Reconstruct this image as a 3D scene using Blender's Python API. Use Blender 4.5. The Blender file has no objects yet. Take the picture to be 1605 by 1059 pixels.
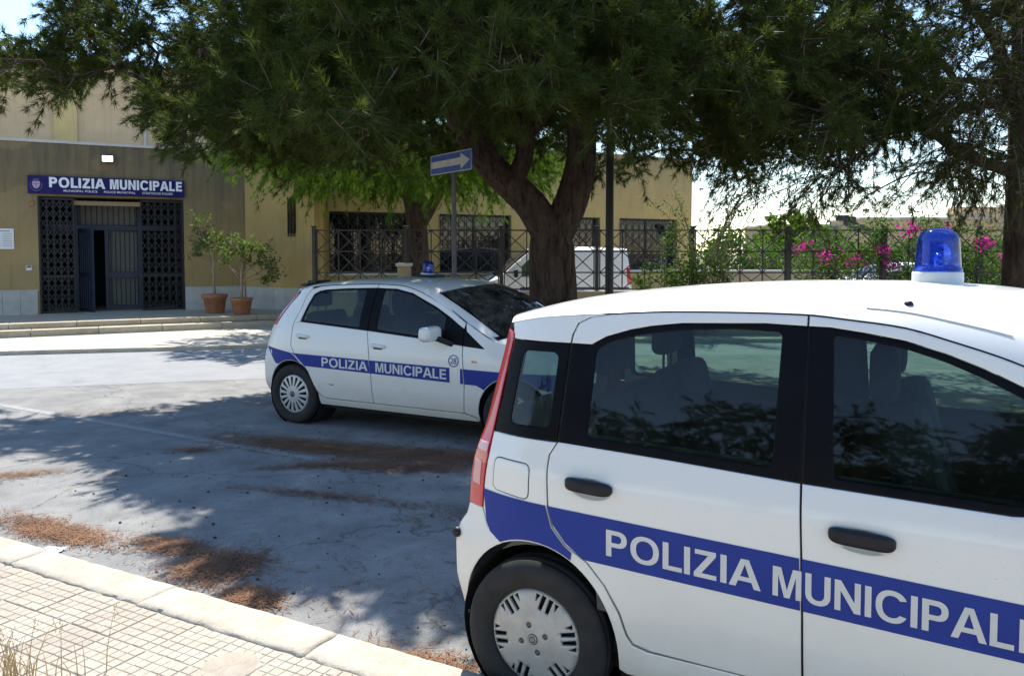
import bpy, bmesh, math, random
import numpy as np
from mathutils import Vector, Matrix
from mathutils.geometry import delaunay_2d_cdt

random.seed(7); RNG = np.random.default_rng(7)
SC = bpy.context.scene
COL = SC.collection

# ------------------------------------------------------------------ camera, sky, sun, exposure
cam = bpy.data.cameras.new('camera'); cam.sensor_width = 36; cam.lens = 28.04
cam.shift_y = -0.0452; cam.clip_start = 0.05; cam.clip_end = 3000
co = bpy.data.objects.new('camera', cam); COL.objects.link(co)
co.location = (0, 0, 1.725); co.rotation_euler = (math.radians(90 - 2.79), 0, 0)
SC.camera = co

SUN_EL, SUN_AZ = math.radians(56), math.radians(-6)     # azimuth clockwise from +Y (straight ahead)
w = bpy.data.worlds.new('World'); SC.world = w; w.use_nodes = True
nt = w.node_tree; nt.nodes.clear()
sky = nt.nodes.new('ShaderNodeTexSky'); sky.sky_type = 'NISHITA'; sky.sun_disc = False
sky.sun_elevation = SUN_EL; sky.sun_rotation = SUN_AZ; sky.air_density = 1.2; sky.dust_density = 0.0; sky.ozone_density = 3.0
bg = nt.nodes.new('ShaderNodeBackground'); bg.inputs['Strength'].default_value = 0.118
out = nt.nodes.new('ShaderNodeOutputWorld')
nt.links.new(sky.outputs[0], bg.inputs[0]); nt.links.new(bg.outputs[0], out.inputs[0])

sl = bpy.data.lights.new('sun', 'SUN'); sl.energy = 4.0; sl.angle = math.radians(0.53); sl.color = (1.0, 0.945, 0.86)
so = bpy.data.objects.new('sun', sl); COL.objects.link(so)
sd = Vector((math.sin(SUN_AZ) * math.cos(SUN_EL), math.cos(SUN_AZ) * math.cos(SUN_EL), math.sin(SUN_EL)))
so.rotation_euler = sd.to_track_quat('Z', 'Y').to_euler(); so.location = (0, 0, 30)

SC.view_settings.view_transform = 'Standard'; SC.view_settings.look = 'None'
SC.view_settings.gamma = 1.0; SC.view_settings.use_curve_mapping = False
SC.view_settings.exposure = 1.25
try:
    SC.cycles.max_bounces = 8; SC.cycles.transparent_max_bounces = 24; SC.cycles.use_denoising = True
    SC.cycles.diffuse_bounces = 4; SC.cycles.caustics_reflective = False; SC.cycles.caustics_refractive = False
except Exception:
    pass

# ------------------------------------------------------------------ materials
class NM:
    """small node helper round a Principled material"""
    def __init__(s, name, rough=0.7, metal=0.0, spec=0.5):
        s.m = bpy.data.materials.new(name); s.m.use_nodes = True
        s.t = s.m.node_tree; s.b = s.t.nodes['Principled BSDF']; s.o = s.t.nodes['Material Output']
        s.b.inputs['Roughness'].default_value = rough; s.b.inputs['Metallic'].default_value = metal
        s.b.inputs['Specular IOR Level'].default_value = spec
        s.tc = s.t.nodes.new('ShaderNodeTexCoord')
    def node(s, k, **kw):
        n = s.t.nodes.new(k)
        for a, v in kw.items(): setattr(n, a, v)
        return n
    def link(s, a, b): s.t.links.new(a, b)
    def pos(s, coord='Object', scale=(1, 1, 1), rot=0.0):
        mp = s.node('ShaderNodeMapping'); mp.inputs['Scale'].default_value = scale; mp.inputs['Rotation'].default_value = (0, 0, rot)
        s.link(s.tc.outputs[coord], mp.inputs['Vector']); return mp.outputs[0]
    def noise(s, scale, detail=6, rough=0.6, vec=None, dist=0.0):
        n = s.node('ShaderNodeTexNoise'); n.inputs['Scale'].default_value = scale
        n.inputs['Detail'].default_value = detail; n.inputs['Roughness'].default_value = rough; n.inputs['Distortion'].default_value = dist
        s.link(vec if vec is not None else s.tc.outputs['Object'], n.inputs['Vector']); return n.outputs[0]
    def ramp(s, fac, stops):
        r = s.node('ShaderNodeValToRGB'); cr = r.color_ramp
        while len(cr.elements) < len(stops): cr.elements.new(0.5)
        for e, (p, c) in zip(cr.elements, stops):
            e.position = p; e.color = (*c, 1) if not isinstance(c, float) else (c, c, c, 1)
        s.link(fac, r.inputs[0]); return r.outputs[0]
    def mix(s, fac, a, b, mode='MIX'):
        n = s.node('ShaderNodeMix', data_type='RGBA', blend_type=mode)
        for sock, v in ((n.inputs[0], fac), (n.inputs[6], a), (n.inputs[7], b)):
            if hasattr(v, 'is_linked') or hasattr(v, 'links'): s.link(v, sock)
            elif isinstance(v, (int, float)): sock.default_value = v if sock.type == 'VALUE' else (v, v, v, 1)
            else: sock.default_value = (*v, 1)
        return n.outputs[2]
    def color(s, c):
        if isinstance(c, tuple): s.b.inputs['Base Color'].default_value = (*c, 1)
        else: s.link(c, s.b.inputs['Base Color'])
    def bump(s, h, strength=0.3, dist=0.01):
        n = s.node('ShaderNodeBump'); n.inputs['Strength'].default_value = strength; n.inputs['Distance'].default_value = dist
        s.link(h, n.inputs['Height']); s.link(n.outputs[0], s.b.inputs['Normal'])
    def roughness(s, sock): s.link(sock, s.b.inputs['Roughness'])

def plain(name, c, rough=0.6, metal=0.0, var=0.12, scale=6.0, bump=0.0, coat=0.0, rnd=0.0, spec=0.5):
    k = NM(name, rough, metal, spec)
    lo = tuple(max(0, x * (1 - var)) for x in c); hi = tuple(min(1, x * (1 + var)) for x in c)
    n = k.noise(scale); col = k.ramp(n, [(0.3, lo), (0.7, hi)])
    if rnd:
        oi = k.node('ShaderNodeObjectInfo')
        g = k.ramp(oi.outputs['Random'], [(0.0, 1 - rnd), (1.0, 1 + rnd * 0.3)])
        col = k.mix(1.0, col, g, 'MULTIPLY')
    k.color(col)
    if bump: k.bump(k.noise(scale * 6, 8), bump)
    if coat:
        k.b.inputs['Coat Weight'].default_value = coat; k.b.inputs['Coat Roughness'].default_value = 0.04
    return k.m

M = {}
def make_paint(name, base, dust_haze, dz=0.45):
    k = NM(name, 0.38)
    z = k.node('ShaderNodeSeparateXYZ'); k.link(k.tc.outputs['Object'], z.inputs[0])
    grad = k.node('ShaderNodeMapRange'); grad.inputs[1].default_value = dz + 0.35; grad.inputs[2].default_value = dz - 0.35
    k.link(z.outputs[2], grad.inputs[0])
    n = k.noise(5.0, 8, 0.65); n2 = k.noise(60, 3)
    mul = k.node('ShaderNodeMath', operation='MULTIPLY'); k.link(grad.outputs[0], mul.inputs[0]); k.link(k.ramp(n, [(0.3, 0.25), (0.75, 0.9)]), mul.inputs[1])
    mul2 = k.node('ShaderNodeMath', operation='MULTIPLY'); k.link(mul.outputs[0], mul2.inputs[0]); mul2.inputs[1].default_value = 0.75
    c = k.mix(mul2.outputs[0], base, dust_haze)
    c = k.mix(k.ramp(n2, [(0.62, 0.0), (0.8, 0.12)]), c, tuple(x * 0.75 for x in dust_haze))
    k.color(c)
    sp = k.noise(140, 2, 0.5); c = k.mix(k.ramp(sp, [(0.73, 0.0), (0.77, 0.5)]), c, (0.25, 0.20, 0.14)); k.color(c)
    k.roughness(k.ramp(n, [(0.3, 0.28), (0.7, 0.45)])); k.bump(k.noise(1.8, 2, 0.4), 0.05, 0.02)
    k.b.inputs['Coat Weight'].default_value = 0.7; k.b.inputs['Coat Roughness'].default_value = 0.08
    return k.m
M['paint'] = make_paint('white_car_paint', (0.72, 0.712, 0.685), (0.50, 0.43, 0.31))
M['van_paint'] = plain('van_white_paint', (0.76, 0.77, 0.78), 0.35, coat=0.5, var=0.03)
M['blue'] = plain('blue_vinyl', (0.016, 0.037, 0.235), 0.5, var=0.10, scale=9, spec=0.22)
M['letter'] = plain('reflective_lettering', (0.58, 0.575, 0.56), 0.45, var=0.05, scale=14)
M['sign_letter'] = plain('white_sign_lettering', (0.80, 0.80, 0.80), 0.5, var=0.04)
M['black_trim'] = plain('black_window_trim', (0.005, 0.005, 0.007), 0.34, var=0.25, spec=0.08)
M['black_plastic'] = plain('black_plastic', (0.014, 0.014, 0.018), 0.45, var=0.25, scale=20, bump=0.05, spec=0.25)
M['dark_fabric'] = plain('dark_seat_fabric', (0.035, 0.040, 0.050), 0.9, var=0.3, scale=30)
M['interior'] = plain('grey_cabin_plastic', (0.07, 0.075, 0.08), 0.8, var=0.15)
M['headlining'] = plain('pale_headlining', (0.35, 0.35, 0.33), 0.9, var=0.08)
M['dark'] = plain('dark_underside_and_shade', (0.010, 0.010, 0.011), 0.9, var=0.3)  # car undersides, and painted shade in the entrance, rooms and cap slots
M['gap'] = plain('panel_gap_dark', (0.02, 0.02, 0.022), 0.8, var=0.1)
M['hub'] = plain('dusty_hub_cap', (0.40, 0.385, 0.36), 0.45, 0.25, var=0.18, scale=12)
M['alloy'] = plain('silver_wheel_cover', (0.46, 0.46, 0.46), 0.35, 0.3, var=0.12, scale=12)
M['bolt'] = plain('rusty_wheel_bolt', (0.13, 0.10, 0.08), 0.6, 0.5, var=0.3, scale=40)
def tyre_mat():
    k = NM('dusty_tyre_rubber', 0.85)
    n = k.noise(14, 6); k.color(k.ramp(n, [(0.3, (0.010, 0.010, 0.011)), (0.75, (0.028, 0.025, 0.023))]))
    wv = k.node('ShaderNodeTexWave', wave_type='RINGS', rings_direction='Y'); wv.inputs['Scale'].default_value = 60
    k.link(k.tc.outputs['Object'], wv.inputs['Vector']); k.bump(wv.outputs[0], 0.12, 0.003); return k.m
M['tyre'] = tyre_mat()

def glass(name, tint, refl=0.9, dust_haze=0.06):
    k = NM(name); t = k.t; t.nodes.remove(k.b)
    tr = k.node('ShaderNodeBsdfTransparent'); tr.inputs[0].default_value = (*tint, 1)
    gl = k.node('ShaderNodeBsdfGlossy'); gl.inputs['Roughness'].default_value = 0.02; gl.inputs[0].default_value = (refl, refl, refl, 1)
    fr = k.node('ShaderNodeFresnel'); fr.inputs[0].default_value = 1.55
    ms = k.node('ShaderNodeMixShader'); k.link(fr.outputs[0], ms.inputs[0]); k.link(tr.outputs[0], ms.inputs[1]); k.link(gl.outputs[0], ms.inputs[2])
    df = k.node('ShaderNodeBsdfDiffuse'); df.inputs[0].default_value = (0.42, 0.40, 0.36, 1)
    m2 = k.node('ShaderNodeMixShader'); k.link(k.ramp(k.noise(7, 8, 0.7), [(0.35, 0.0), (0.8, dust_haze)]), m2.inputs[0])
    k.link(ms.outputs[0], m2.inputs[1]); k.link(df.outputs[0], m2.inputs[2]); k.link(m2.outputs[0], k.o.inputs[0])
    return k.m
M['glass'] = glass('tinted_car_glass', (0.43, 0.575, 0.52), refl=0.75, dust_haze=0.012)
M['glass_clear'] = glass('windscreen_glass', (0.58, 0.69, 0.63), refl=0.30, dust_haze=0.26)  # pale diffuse veil set high to lighten the screen
M['pane'] = glass('building_window_glass', (0.10, 0.11, 0.12), dust_haze=0.08)

def lens(name, c, trans=0.5, rough=0.12):
    k = NM(name, rough); k.color(c); k.b.inputs['Coat Weight'].default_value = 1.0
    k.b.inputs['Transmission Weight'].default_value = trans; k.b.inputs['IOR'].default_value = 1.45; return k.m
M['red_lens'] = lens('red_lamp_lens', (0.50, 0.012, 0.022), 0.0)
M['clear_lens'] = lens('ribbed_clear_lens', (0.60, 0.30, 0.30), 0.0)
M['pink_lens'] = lens('faded_red_lens', (0.42, 0.02, 0.08), 0.0)
M['headlamp'] = lens('headlamp_lens', (0.5, 0.5, 0.52), 0.0)
M['amber'] = lens('amber_lens', (0.55, 0.22, 0.03), 0.0)
def dome_mat():
    k = NM('blue_beacon_plastic'); t = k.t; t.nodes.remove(k.b)
    tr = k.node('ShaderNodeBsdfTransparent'); tr.inputs[0].default_value = (0.26, 0.42, 1.0, 1)
    tl = k.node('ShaderNodeBsdfTranslucent'); tl.inputs[0].default_value = (0.03, 0.08, 0.80, 1)
    df = k.node('ShaderNodeBsdfDiffuse'); df.inputs[0].default_value = (0.05, 0.12, 0.75, 1)
    gl = k.node('ShaderNodeBsdfGlossy'); gl.inputs['Roughness'].default_value = 0.06
    a = k.node('ShaderNodeMixShader'); a.inputs[0].default_value = 0.5; k.link(tl.outputs[0], a.inputs[1]); k.link(df.outputs[0], a.inputs[2])
    b = k.node('ShaderNodeMixShader'); b.inputs[0].default_value = 0.22; k.link(tr.outputs[0], b.inputs[1]); k.link(a.outputs[0], b.inputs[2])
    fr = k.node('ShaderNodeFresnel'); fr.inputs[0].default_value = 1.45
    c = k.node('ShaderNodeMixShader'); k.link(fr.outputs[0], c.inputs[0]); k.link(b.outputs[0], c.inputs[1]); k.link(gl.outputs[0], c.inputs[2])
    k.link(c.outputs[0], k.o.inputs[0]); return k.m
M['dome'] = dome_mat()
M['beacon_base'] = plain('grey_beacon_base', (0.52, 0.54, 0.52), 0.5, var=0.06)
M['chrome'] = plain('reflector_chrome', (0.7, 0.7, 0.72), 0.12, 1.0, var=0.05)

def asphalt(name, lo, mid, hi, crack=True):
    k = NM(name, 0.9, spec=0.3); P = k.tc.outputs['Object']
    big = k.noise(0.35, 5, 0.6); med = k.noise(2.2, 8, 0.65, dist=0.4); fine = k.noise(95, 4, 0.7); grit = k.noise(260, 2, 0.5)
    c = k.ramp(med, [(0.28, lo), (0.5, mid), (0.75, hi)])
    c = k.mix(k.ramp(big, [(0.35, 0.0), (0.65, 0.55)]), c, k.ramp(med, [(0.3, tuple(x * 0.86 for x in lo)), (0.7, mid)]))
    c = k.mix(1.0, c, k.ramp(fine, [(0.25, 0.60), (0.75, 1.34)]), 'MULTIPLY')
    c = k.mix(k.ramp(grit, [(0.62, 0.0), (0.72, 0.5)]), c, tuple(x * 0.45 for x in lo))
    spots = k.noise(9.0, 3, 0.5); c = k.mix(k.ramp(spots, [(0.70, 0.0), (0.74, 0.45)]), c, (0.05, 0.045, 0.042))
    st2 = k.noise(0.8, 5, 0.6, dist=1.0); c = k.mix(k.ramp(st2, [(0.60, 0.0), (0.70, 0.30)]), c, (0.09, 0.085, 0.08))
    if crack:
        vo = k.node('ShaderNodeTexVoronoi', feature='DISTANCE_TO_EDGE'); vo.inputs['Scale'].default_value = 0.55
        dv = k.node('ShaderNodeVectorMath', operation='ADD'); nz = k.node('ShaderNodeTexNoise'); nz.inputs['Scale'].default_value = 2.5; nz.inputs['Detail'].default_value = 6
        k.link(P, nz.inputs['Vector']); k.link(P, dv.inputs[0]); k.link(nz.outputs[1], dv.inputs[1]); k.link(dv.outputs[0], vo.inputs['Vector'])
        c = k.mix(k.ramp(vo.outputs[0], [(0.0, 0.55), (0.012, 0.0)]), c, (0.04, 0.035, 0.03))
    k.color(c); k.bump(k.mix(0.5, fine, grit), 0.6, 0.008); return k.m
M['asphalt'] = asphalt('worn_grey_asphalt', (0.158, 0.162, 0.160), (0.232, 0.233, 0.226), (0.325, 0.315, 0.298))
M['road'] = asphalt('smooth_pale_road', (0.24, 0.25, 0.262), (0.275, 0.285, 0.295), (0.31, 0.318, 0.322), crack=False)
M['line'] = None
def worn_line():
    k = NM('worn_white_road_paint', 0.8)
    n = k.noise(18, 8, 0.7); k.color(k.ramp(n, [(0.42, (0.215, 0.218, 0.215)), (0.70, (0.315, 0.318, 0.315))])); return k.m
M['line'] = worn_line()
def earth():
    k = NM('dry_earth', 0.95); n = k.noise(1.2, 8, 0.65); f = k.noise(40, 4)
    c = k.ramp(n, [(0.3, (0.16, 0.12, 0.075)), (0.7, (0.30, 0.24, 0.16))]); k.color(k.mix(1.0, c, k.ramp(f, [(0.3, 0.75), (0.7, 1.2)]), 'MULTIPLY')); k.bump(f, 0.4, 0.02); return k.m
M['earth'] = earth()
def stone(name, a, b, c3, scale=5, bump=0.5, rnd=0.12, dark=(0.12, 0.10, 0.08)):
    k = NM(name, 0.88, spec=0.3); n = k.noise(scale, 10, 0.7); f = k.noise(scale * 12, 6, 0.7)
    c = k.ramp(n, [(0.28, a), (0.5, b), (0.72, c3)])
    c = k.mix(1.0, c, k.ramp(f, [(0.25, 0.78), (0.7, 1.12)]), 'MULTIPLY')
    s = k.noise(scale * 3.1, 4, 0.6); c = k.mix(k.ramp(s, [(0.66, 0.0), (0.74, 0.4)]), c, dark)
    oi = k.node('ShaderNodeObjectInfo'); c = k.mix(1.0, c, k.ramp(oi.outputs['Random'], [(0.0, 1 - rnd), (1.0, 1 + rnd * 0.4)]), 'MULTIPLY')
    k.color(c); k.bump(k.mix(0.5, n, f), bump, 0.008); return k.m
M['tile'] = stone('cream_cement_tile', (0.34, 0.290, 0.228), (0.40, 0.348, 0.28), (0.455, 0.405, 0.335), 7, 0.3, 0.16)
M['tile_base'] = plain('tile_joint_mortar', (0.345, 0.30, 0.24), 0.95, var=0.2, scale=20)
M['kerb'] = stone('pale_limestone_kerb', (0.36, 0.315, 0.24), (0.46, 0.415, 0.335), (0.53, 0.49, 0.415), 6, 0.9, 0.10)
M['pave'] = stone('pale_far_pavement', (0.40, 0.37, 0.31), (0.47, 0.44, 0.38), (0.54, 0.51, 0.45), 4, 0.3)
M['step'] = stone('travertine_step', (0.36, 0.30, 0.21), (0.44, 0.38, 0.28), (0.52, 0.46, 0.36), 5, 0.3)
M['dado'] = stone('marble_dado_slab', (0.44, 0.42, 0.39), (0.52, 0.50, 0.47), (0.58, 0.56, 0.53), 6, 0.15, 0.10, (0.3, 0.28, 0.25))
def stucco(name, base, stain, zlo, zhi, streak=0.6):
    k = NM(name, 0.93, spec=0.2); P = k.tc.outputs['Object']
    z = k.node('ShaderNodeSeparateXYZ'); k.link(P, z.inputs[0])
    g = k.node('ShaderNodeMapRange'); g.inputs[1].default_value = zlo; g.inputs[2].default_value = zhi; k.link(z.outputs[2], g.inputs[0])
    n = k.noise(1.4, 8, 0.65); v = k.noise(2.2, 8, 0.7, vec=k.pos(scale=(2.6, 2.6, 0.22))); f = k.noise(45, 6, 0.7)
    m1 = k.node('ShaderNodeMath', operation='MULTIPLY'); k.link(g.outputs[0], m1.inputs[0]); k.link(k.ramp(v, [(0.25, 0.45), (0.7, 1.0)]), m1.inputs[1])
    m2 = k.node('ShaderNodeMath', operation='MULTIPLY'); k.link(m1.outputs[0], m2.inputs[0]); m2.inputs[1].default_value = streak
    c = k.ramp(n, [(0.3, tuple(x * 0.9 for x in base)), (0.7, tuple(min(1, x * 1.07) for x in base))])
    c = k.mix(m2.outputs[0], c, stain)
    c = k.mix(k.ramp(v, [(0.52, 0.0), (0.74, 0.42)]), c, stain)
    pt = k.noise(0.9, 3, 0.5, dist=0.5); c = k.mix(k.ramp(pt, [(0.60, 0.0), (0.66, 0.22)]), c, tuple(min(1, x * 1.25) for x in base))
    c = k.mix(1.0, c, k.ramp(f, [(0.3, 0.92), (0.7, 1.05)]), 'MULTIPLY')
    k.color(c); k.bump(f, 0.25, 0.006); return k.m
M['stucco'] = stucco('ochre_stained_stucco', (0.365, 0.268, 0.125), (0.10, 0.085, 0.064), 1.7, 3.9, 1.0)
M['stucco_y'] = stucco('yellow_ochre_stucco', (0.46, 0.325, 0.13), (0.18, 0.155, 0.105), 2.9, 4.9, 0.85)
M['stucco_up'] = stucco('beige_upper_stucco', (0.57, 0.415, 0.25), (0.30, 0.23, 0.15), 6.0, 8.0, 0.6)
M['pilaster'] = stucco('yellow_pilaster', (0.58, 0.44, 0.20), (0.3, 0.24, 0.14), 6.0, 8.0, 0.4)
M['coping'] = stone('pale_coping', (0.48, 0.45, 0.40), (0.55, 0.52, 0.47), (0.6, 0.57, 0.52), 5, 0.3)
M['wall_low'] = stucco('beige_low_wall', (0.42, 0.33, 0.20), (0.2, 0.16, 0.1), 0.5, 1.2, 0.4)
M['iron'] = plain('dark_painted_iron', (0.022, 0.024, 0.026), 0.55, 0.3, var=0.35, scale=8)
M['fence_iron'] = plain('dark_brown_fence_iron', (0.042, 0.036, 0.034), 0.55, 0.3, var=0.35, scale=8)
M['blue_metal'] = plain('dark_blue_door_metal', (0.025, 0.036, 0.065), 0.5, 0.2, var=0.2)
M['pole'] = plain('grey_galvanised_pole', (0.11, 0.11, 0.115), 0.6, 0.5, var=0.2)
M['sign_navy'] = plain('navy_sign_panel', (0.014, 0.010, 0.10), 0.45, var=0.08, spec=0.2)
M['sign_blue'] = plain('faded_blue_sign', (0.035, 0.092, 0.31), 0.5, var=0.15, scale=10)
M['sign_white'] = plain('faded_white_sign', (0.50, 0.50, 0.48), 0.55, var=0.12, scale=12)
M['terracotta'] = plain('terracotta', (0.33, 0.14, 0.075), 0.85, var=0.25, scale=9, bump=0.15)
M['soil'] = plain('dark_soil', (0.06, 0.045, 0.03), 0.95, var=0.4, scale=30)
M['paper'] = plain('white_paper', (0.72, 0.73, 0.74), 0.7, var=0.03)
M['print'] = plain('printed_grey_text', (0.30, 0.31, 0.33), 0.8, var=0.1)
M['beige_panel'] = plain('curtain_pale_panel', (0.20, 0.21, 0.19), 0.8, var=0.1)
M['crest'] = plain('pale_purple_crest', (0.48, 0.32, 0.44), 0.6, var=0.1)
M['crest_dark'] = plain('crest_wreath', (0.14, 0.12, 0.26), 0.6, var=0.1)
def bark(name, a, b):
    k = NM(name, 0.95, spec=0.2); v = k.noise(5.5, 8, 0.7, vec=k.pos(scale=(2.2, 2.2, 0.45)), dist=0.8); f = k.noise(30, 6, 0.7, vec=k.pos(scale=(1, 1, 0.4)))
    c = k.ramp(v, [(0.36, tuple(x * 0.35 for x in a)), (0.48, a), (0.7, b)])
    c = k.mix(1.0, c, k.ramp(f, [(0.3, 0.7), (0.7, 1.2)]), 'MULTIPLY'); k.color(c)
    k.bump(k.mix(0.6, f, v), 1.0, 0.09); return k.m
M['bark'] = bark('furrowed_pine_bark', (0.080, 0.054, 0.042), (0.150, 0.103, 0.078))
M['twig'] = plain('brown_twig', (0.11, 0.08, 0.055), 0.9, var=0.3, scale=8)
M['grey_stem'] = plain('grey_stem_bark', (0.27, 0.21, 0.14), 0.9, var=0.25, scale=20)
def leaf(name, a, b, c3, tr=0.35, scale=1.6, rough=0.6, tint=(1.25, 1.35, 0.6)):
    k = NM(name, rough, spec=0.12); n = k.noise(scale, 4, 0.6); n2 = k.noise(scale * 9, 3, 0.5)
    c = k.ramp(k.mix(0.45, n, n2), [(0.33, a), (0.5, b), (0.66, c3)]); k.color(c)
    t = k.node('ShaderNodeBsdfTranslucent'); k.link(k.mix(1.0, c, tint, 'MULTIPLY'), t.inputs[0])
    ms = k.node('ShaderNodeMixShader'); ms.inputs[0].default_value = tr
    k.link(k.b.outputs[0], ms.inputs[1]); k.link(t.outputs[0], ms.inputs[2]); k.link(ms.outputs[0], k.o.inputs[0]); return k.m
M['needle'] = leaf('pine_needles', (0.040, 0.054, 0.013), (0.056, 0.078, 0.017), (0.10, 0.112, 0.026), 0.38)
M['needle_light'] = leaf('sunlit_green_needles', (0.066, 0.128, 0.013), (0.086, 0.158, 0.016), (0.115, 0.18, 0.022), 0.6)  # sun through the hanging foliage is put into this brighter green
M['needle_dry'] = leaf('brown_green_needles', (0.050, 0.042, 0.018), (0.050, 0.057, 0.017), (0.075, 0.085, 0.022), 0.35)
M['leaf'] = leaf('bush_leaf', (0.040, 0.075, 0.020), (0.06, 0.115, 0.026), (0.10, 0.15, 0.04), 0.4)
M['leaf_pot'] = leaf('grey_green_leaf', (0.075, 0.11, 0.035), (0.11, 0.16, 0.05), (0.17, 0.20, 0.08), 0.4, 6)
M['bract'] = leaf('magenta_bract', (0.42, 0.018, 0.20), (0.52, 0.03, 0.26), (0.60, 0.08, 0.33), 0.5, 5, tint=(1.1, 1.0, 1.1))
M['litter'] = plain('fallen_pine_needles', (0.185, 0.092, 0.045), 0.9, var=0.4, scale=3)
M['cone'] = plain('dark_pine_debris', (0.045, 0.032, 0.026), 0.9, var=0.4)
M['straw'] = plain('dry_straw', (0.42, 0.32, 0.16), 0.8, var=0.2)

# ------------------------------------------------------------------ object helpers
def tag(o, label=None, cat=None, group=None, kind=None):
    if label: o['label'] = label
    if cat: o['category'] = cat
    if group: o['group'] = group
    if kind: o['kind'] = kind
    return o
def empty(name, loc=(0, 0, 0), rz=0.0, label=None, cat=None, group=None):
    o = bpy.data.objects.new(name, None); o.empty_display_size = 0.2; COL.objects.link(o)
    o.location = loc; o.rotation_euler = (0, 0, rz); return tag(o, label, cat, group)
def link(name, me, m=None, parent=None, loc=(0, 0, 0), rot=(0, 0, 0)):
    o = bpy.data.objects.new(name, me); COL.objects.link(o)
    if m is not None and not me.materials: me.materials.append(m)
    o.location = loc; o.rotation_euler = rot
    if parent is not None: o.parent = parent
    return o
def mesh_np(name, verts, faces_flat, n=3, smooth=False):
    """faces_flat: (F, n) int array"""
    me = bpy.data.meshes.new(name); v = np.asarray(verts, dtype=np.float32); f = np.asarray(faces_flat, dtype=np.int32)
    me.vertices.add(len(v)); me.vertices.foreach_set('co', v.ravel())
    me.loops.add(f.size); me.loops.foreach_set('vertex_index', f.ravel())
    me.polygons.add(len(f)); me.polygons.foreach_set('loop_start', np.arange(0, f.size, n, dtype=np.int32))
    me.polygons.foreach_set('loop_total', np.full(len(f), n, dtype=np.int32))
    if smooth: me.polygons.foreach_set('use_smooth', np.ones(len(f), dtype=bool))
    me.update(); me.validate(); return me

class MB:
    """collects boxes, bars, tubes, lathes; build() links ONE mesh object"""
    def __init__(s): s.v = []; s.f = []; s.sm = []
    def add(s, vs, fs, smooth=False):
        b = len(s.v); s.v += [tuple(p) for p in vs]; s.f += [tuple(i + b for i in f) for f in fs]; s.sm += [smooth] * len(fs); return s
    def box(s, c, d, rz=0.0, axes=None):
        x, y, z = d[0] / 2, d[1] / 2, d[2] / 2
        if axes is None: ca, sa = math.cos(rz), math.sin(rz); axes = ((ca, sa, 0), (-sa, ca, 0), (0, 0, 1))
        vs = []
        for i in (-1, 1):
            for j in (-1, 1):
                for k in (-1, 1):
                    vs.append(tuple(c[q] + i * x * axes[0][q] + j * y * axes[1][q] + k * z * axes[2][q] for q in range(3)))
        return s.add(vs, [(0, 1, 3, 2), (4, 6, 7, 5), (0, 4, 5, 1), (2, 3, 7, 6), (0, 2, 6, 4), (1, 5, 7, 3)])
    def bar(s, a, b, w, h=None):
        a, b = Vector(a), Vector(b); d = (b - a); L = d.length; d.normalize(); up = Vector((0, 0, 1)) if abs(d.z) < 0.95 else Vector((0, 1, 0))
        sd_ = d.cross(up).normalized(); u2 = sd_.cross(d)
        return s.box((a + b) / 2, (L, w, h or w), axes=(tuple(d), tuple(sd_), tuple(u2)))
    def tube(s, pts, rad, n=8, cap=True, ridge=0.0):
        pts = [Vector(p) for p in pts]; k = len(pts)
        if not hasattr(rad, '__len__'): rad = [rad] * k
        vs = []; prev = None
        for i, p in enumerate(pts):
            t = (pts[min(i + 1, k - 1)] - pts[max(i - 1, 0)]).normalized()
            if prev is None: a = t.orthogonal().normalized()
            else:
                a = prev - t * prev.dot(t)
                a = a.normalized() if a.length > 1e-6 else t.orthogonal().normalized()
            prev = a; b = t.cross(a)
            for j in range(n):
                q = 2 * math.pi * j / n; vs.append(p + (a * math.cos(q) + b * math.sin(q)) * rad[i] * (1 + ridge * (math.sin(9 * q + 1.6 * math.sin(i * .55)) + .7 * math.sin(16 * q + i * .8 + 2 * math.sin(i * .3)) + .5 * math.sin(5 * q - i * .4)) if ridge else 1))
        fs = [(i * n + j, i * n + (j + 1) % n, (i + 1) * n + (j + 1) % n, (i + 1) * n + j) for i in range(k - 1) for j in range(n)]
        s.add(vs, fs, True)
        if cap: s.add(vs[:n], [tuple(reversed(range(n)))]); s.add(vs[-n:], [tuple(range(n))])
        return s
    def lathe(s, prof, n=32, axis='Z', c=(0, 0, 0), smooth=True):
        """prof: list of (r, h)"""
        vs = []
        for r, h in prof:
            for j in range(n):
                q = 2 * math.pi * j / n; x, y = r * math.cos(q), r * math.sin(q)
                vs.append((c[0] + x, c[1] + y, c[2] + h) if axis == 'Z' else (c[0] + x, c[1] + h, c[2] + y))
        fs = []
        for i in range(len(prof) - 1):
            for j in range(n):
                q = (i * n + j, i * n + (j + 1) % n, (i + 1) * n + (j + 1) % n, (i + 1) * n + j)
                fs.append(q if axis == 'Z' else tuple(reversed(q)))
        return s.add(vs, fs, smooth)
    def prism(s, poly, z0, z1):
        n = len(poly); vs = [(x, y, z0) for x, y in poly] + [(x, y, z1) for x, y in poly]
        return s.add(vs, [tuple(reversed(range(n))), tuple(range(n, 2 * n))] + [(i, (i + 1) % n, n + (i + 1) % n, n + i) for i in range(n)])
    def build(s, name, m, parent=None, bevel=0.0, loc=(0, 0, 0), rot=(0, 0, 0), seg=2):
        me = bpy.data.meshes.new(name); me.from_pydata(s.v, [], s.f); me.polygons.foreach_set('use_smooth', s.sm)
        if bevel:
            bm = bmesh.new(); bm.from_mesh(me)
            bmesh.ops.bevel(bm, geom=list(bm.edges), offset=bevel, segments=seg, affect='EDGES', profile=0.6)
            bm.to_mesh(me); bm.free()
        me.update(); return link(name, me, m, parent, loc, rot)

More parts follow.
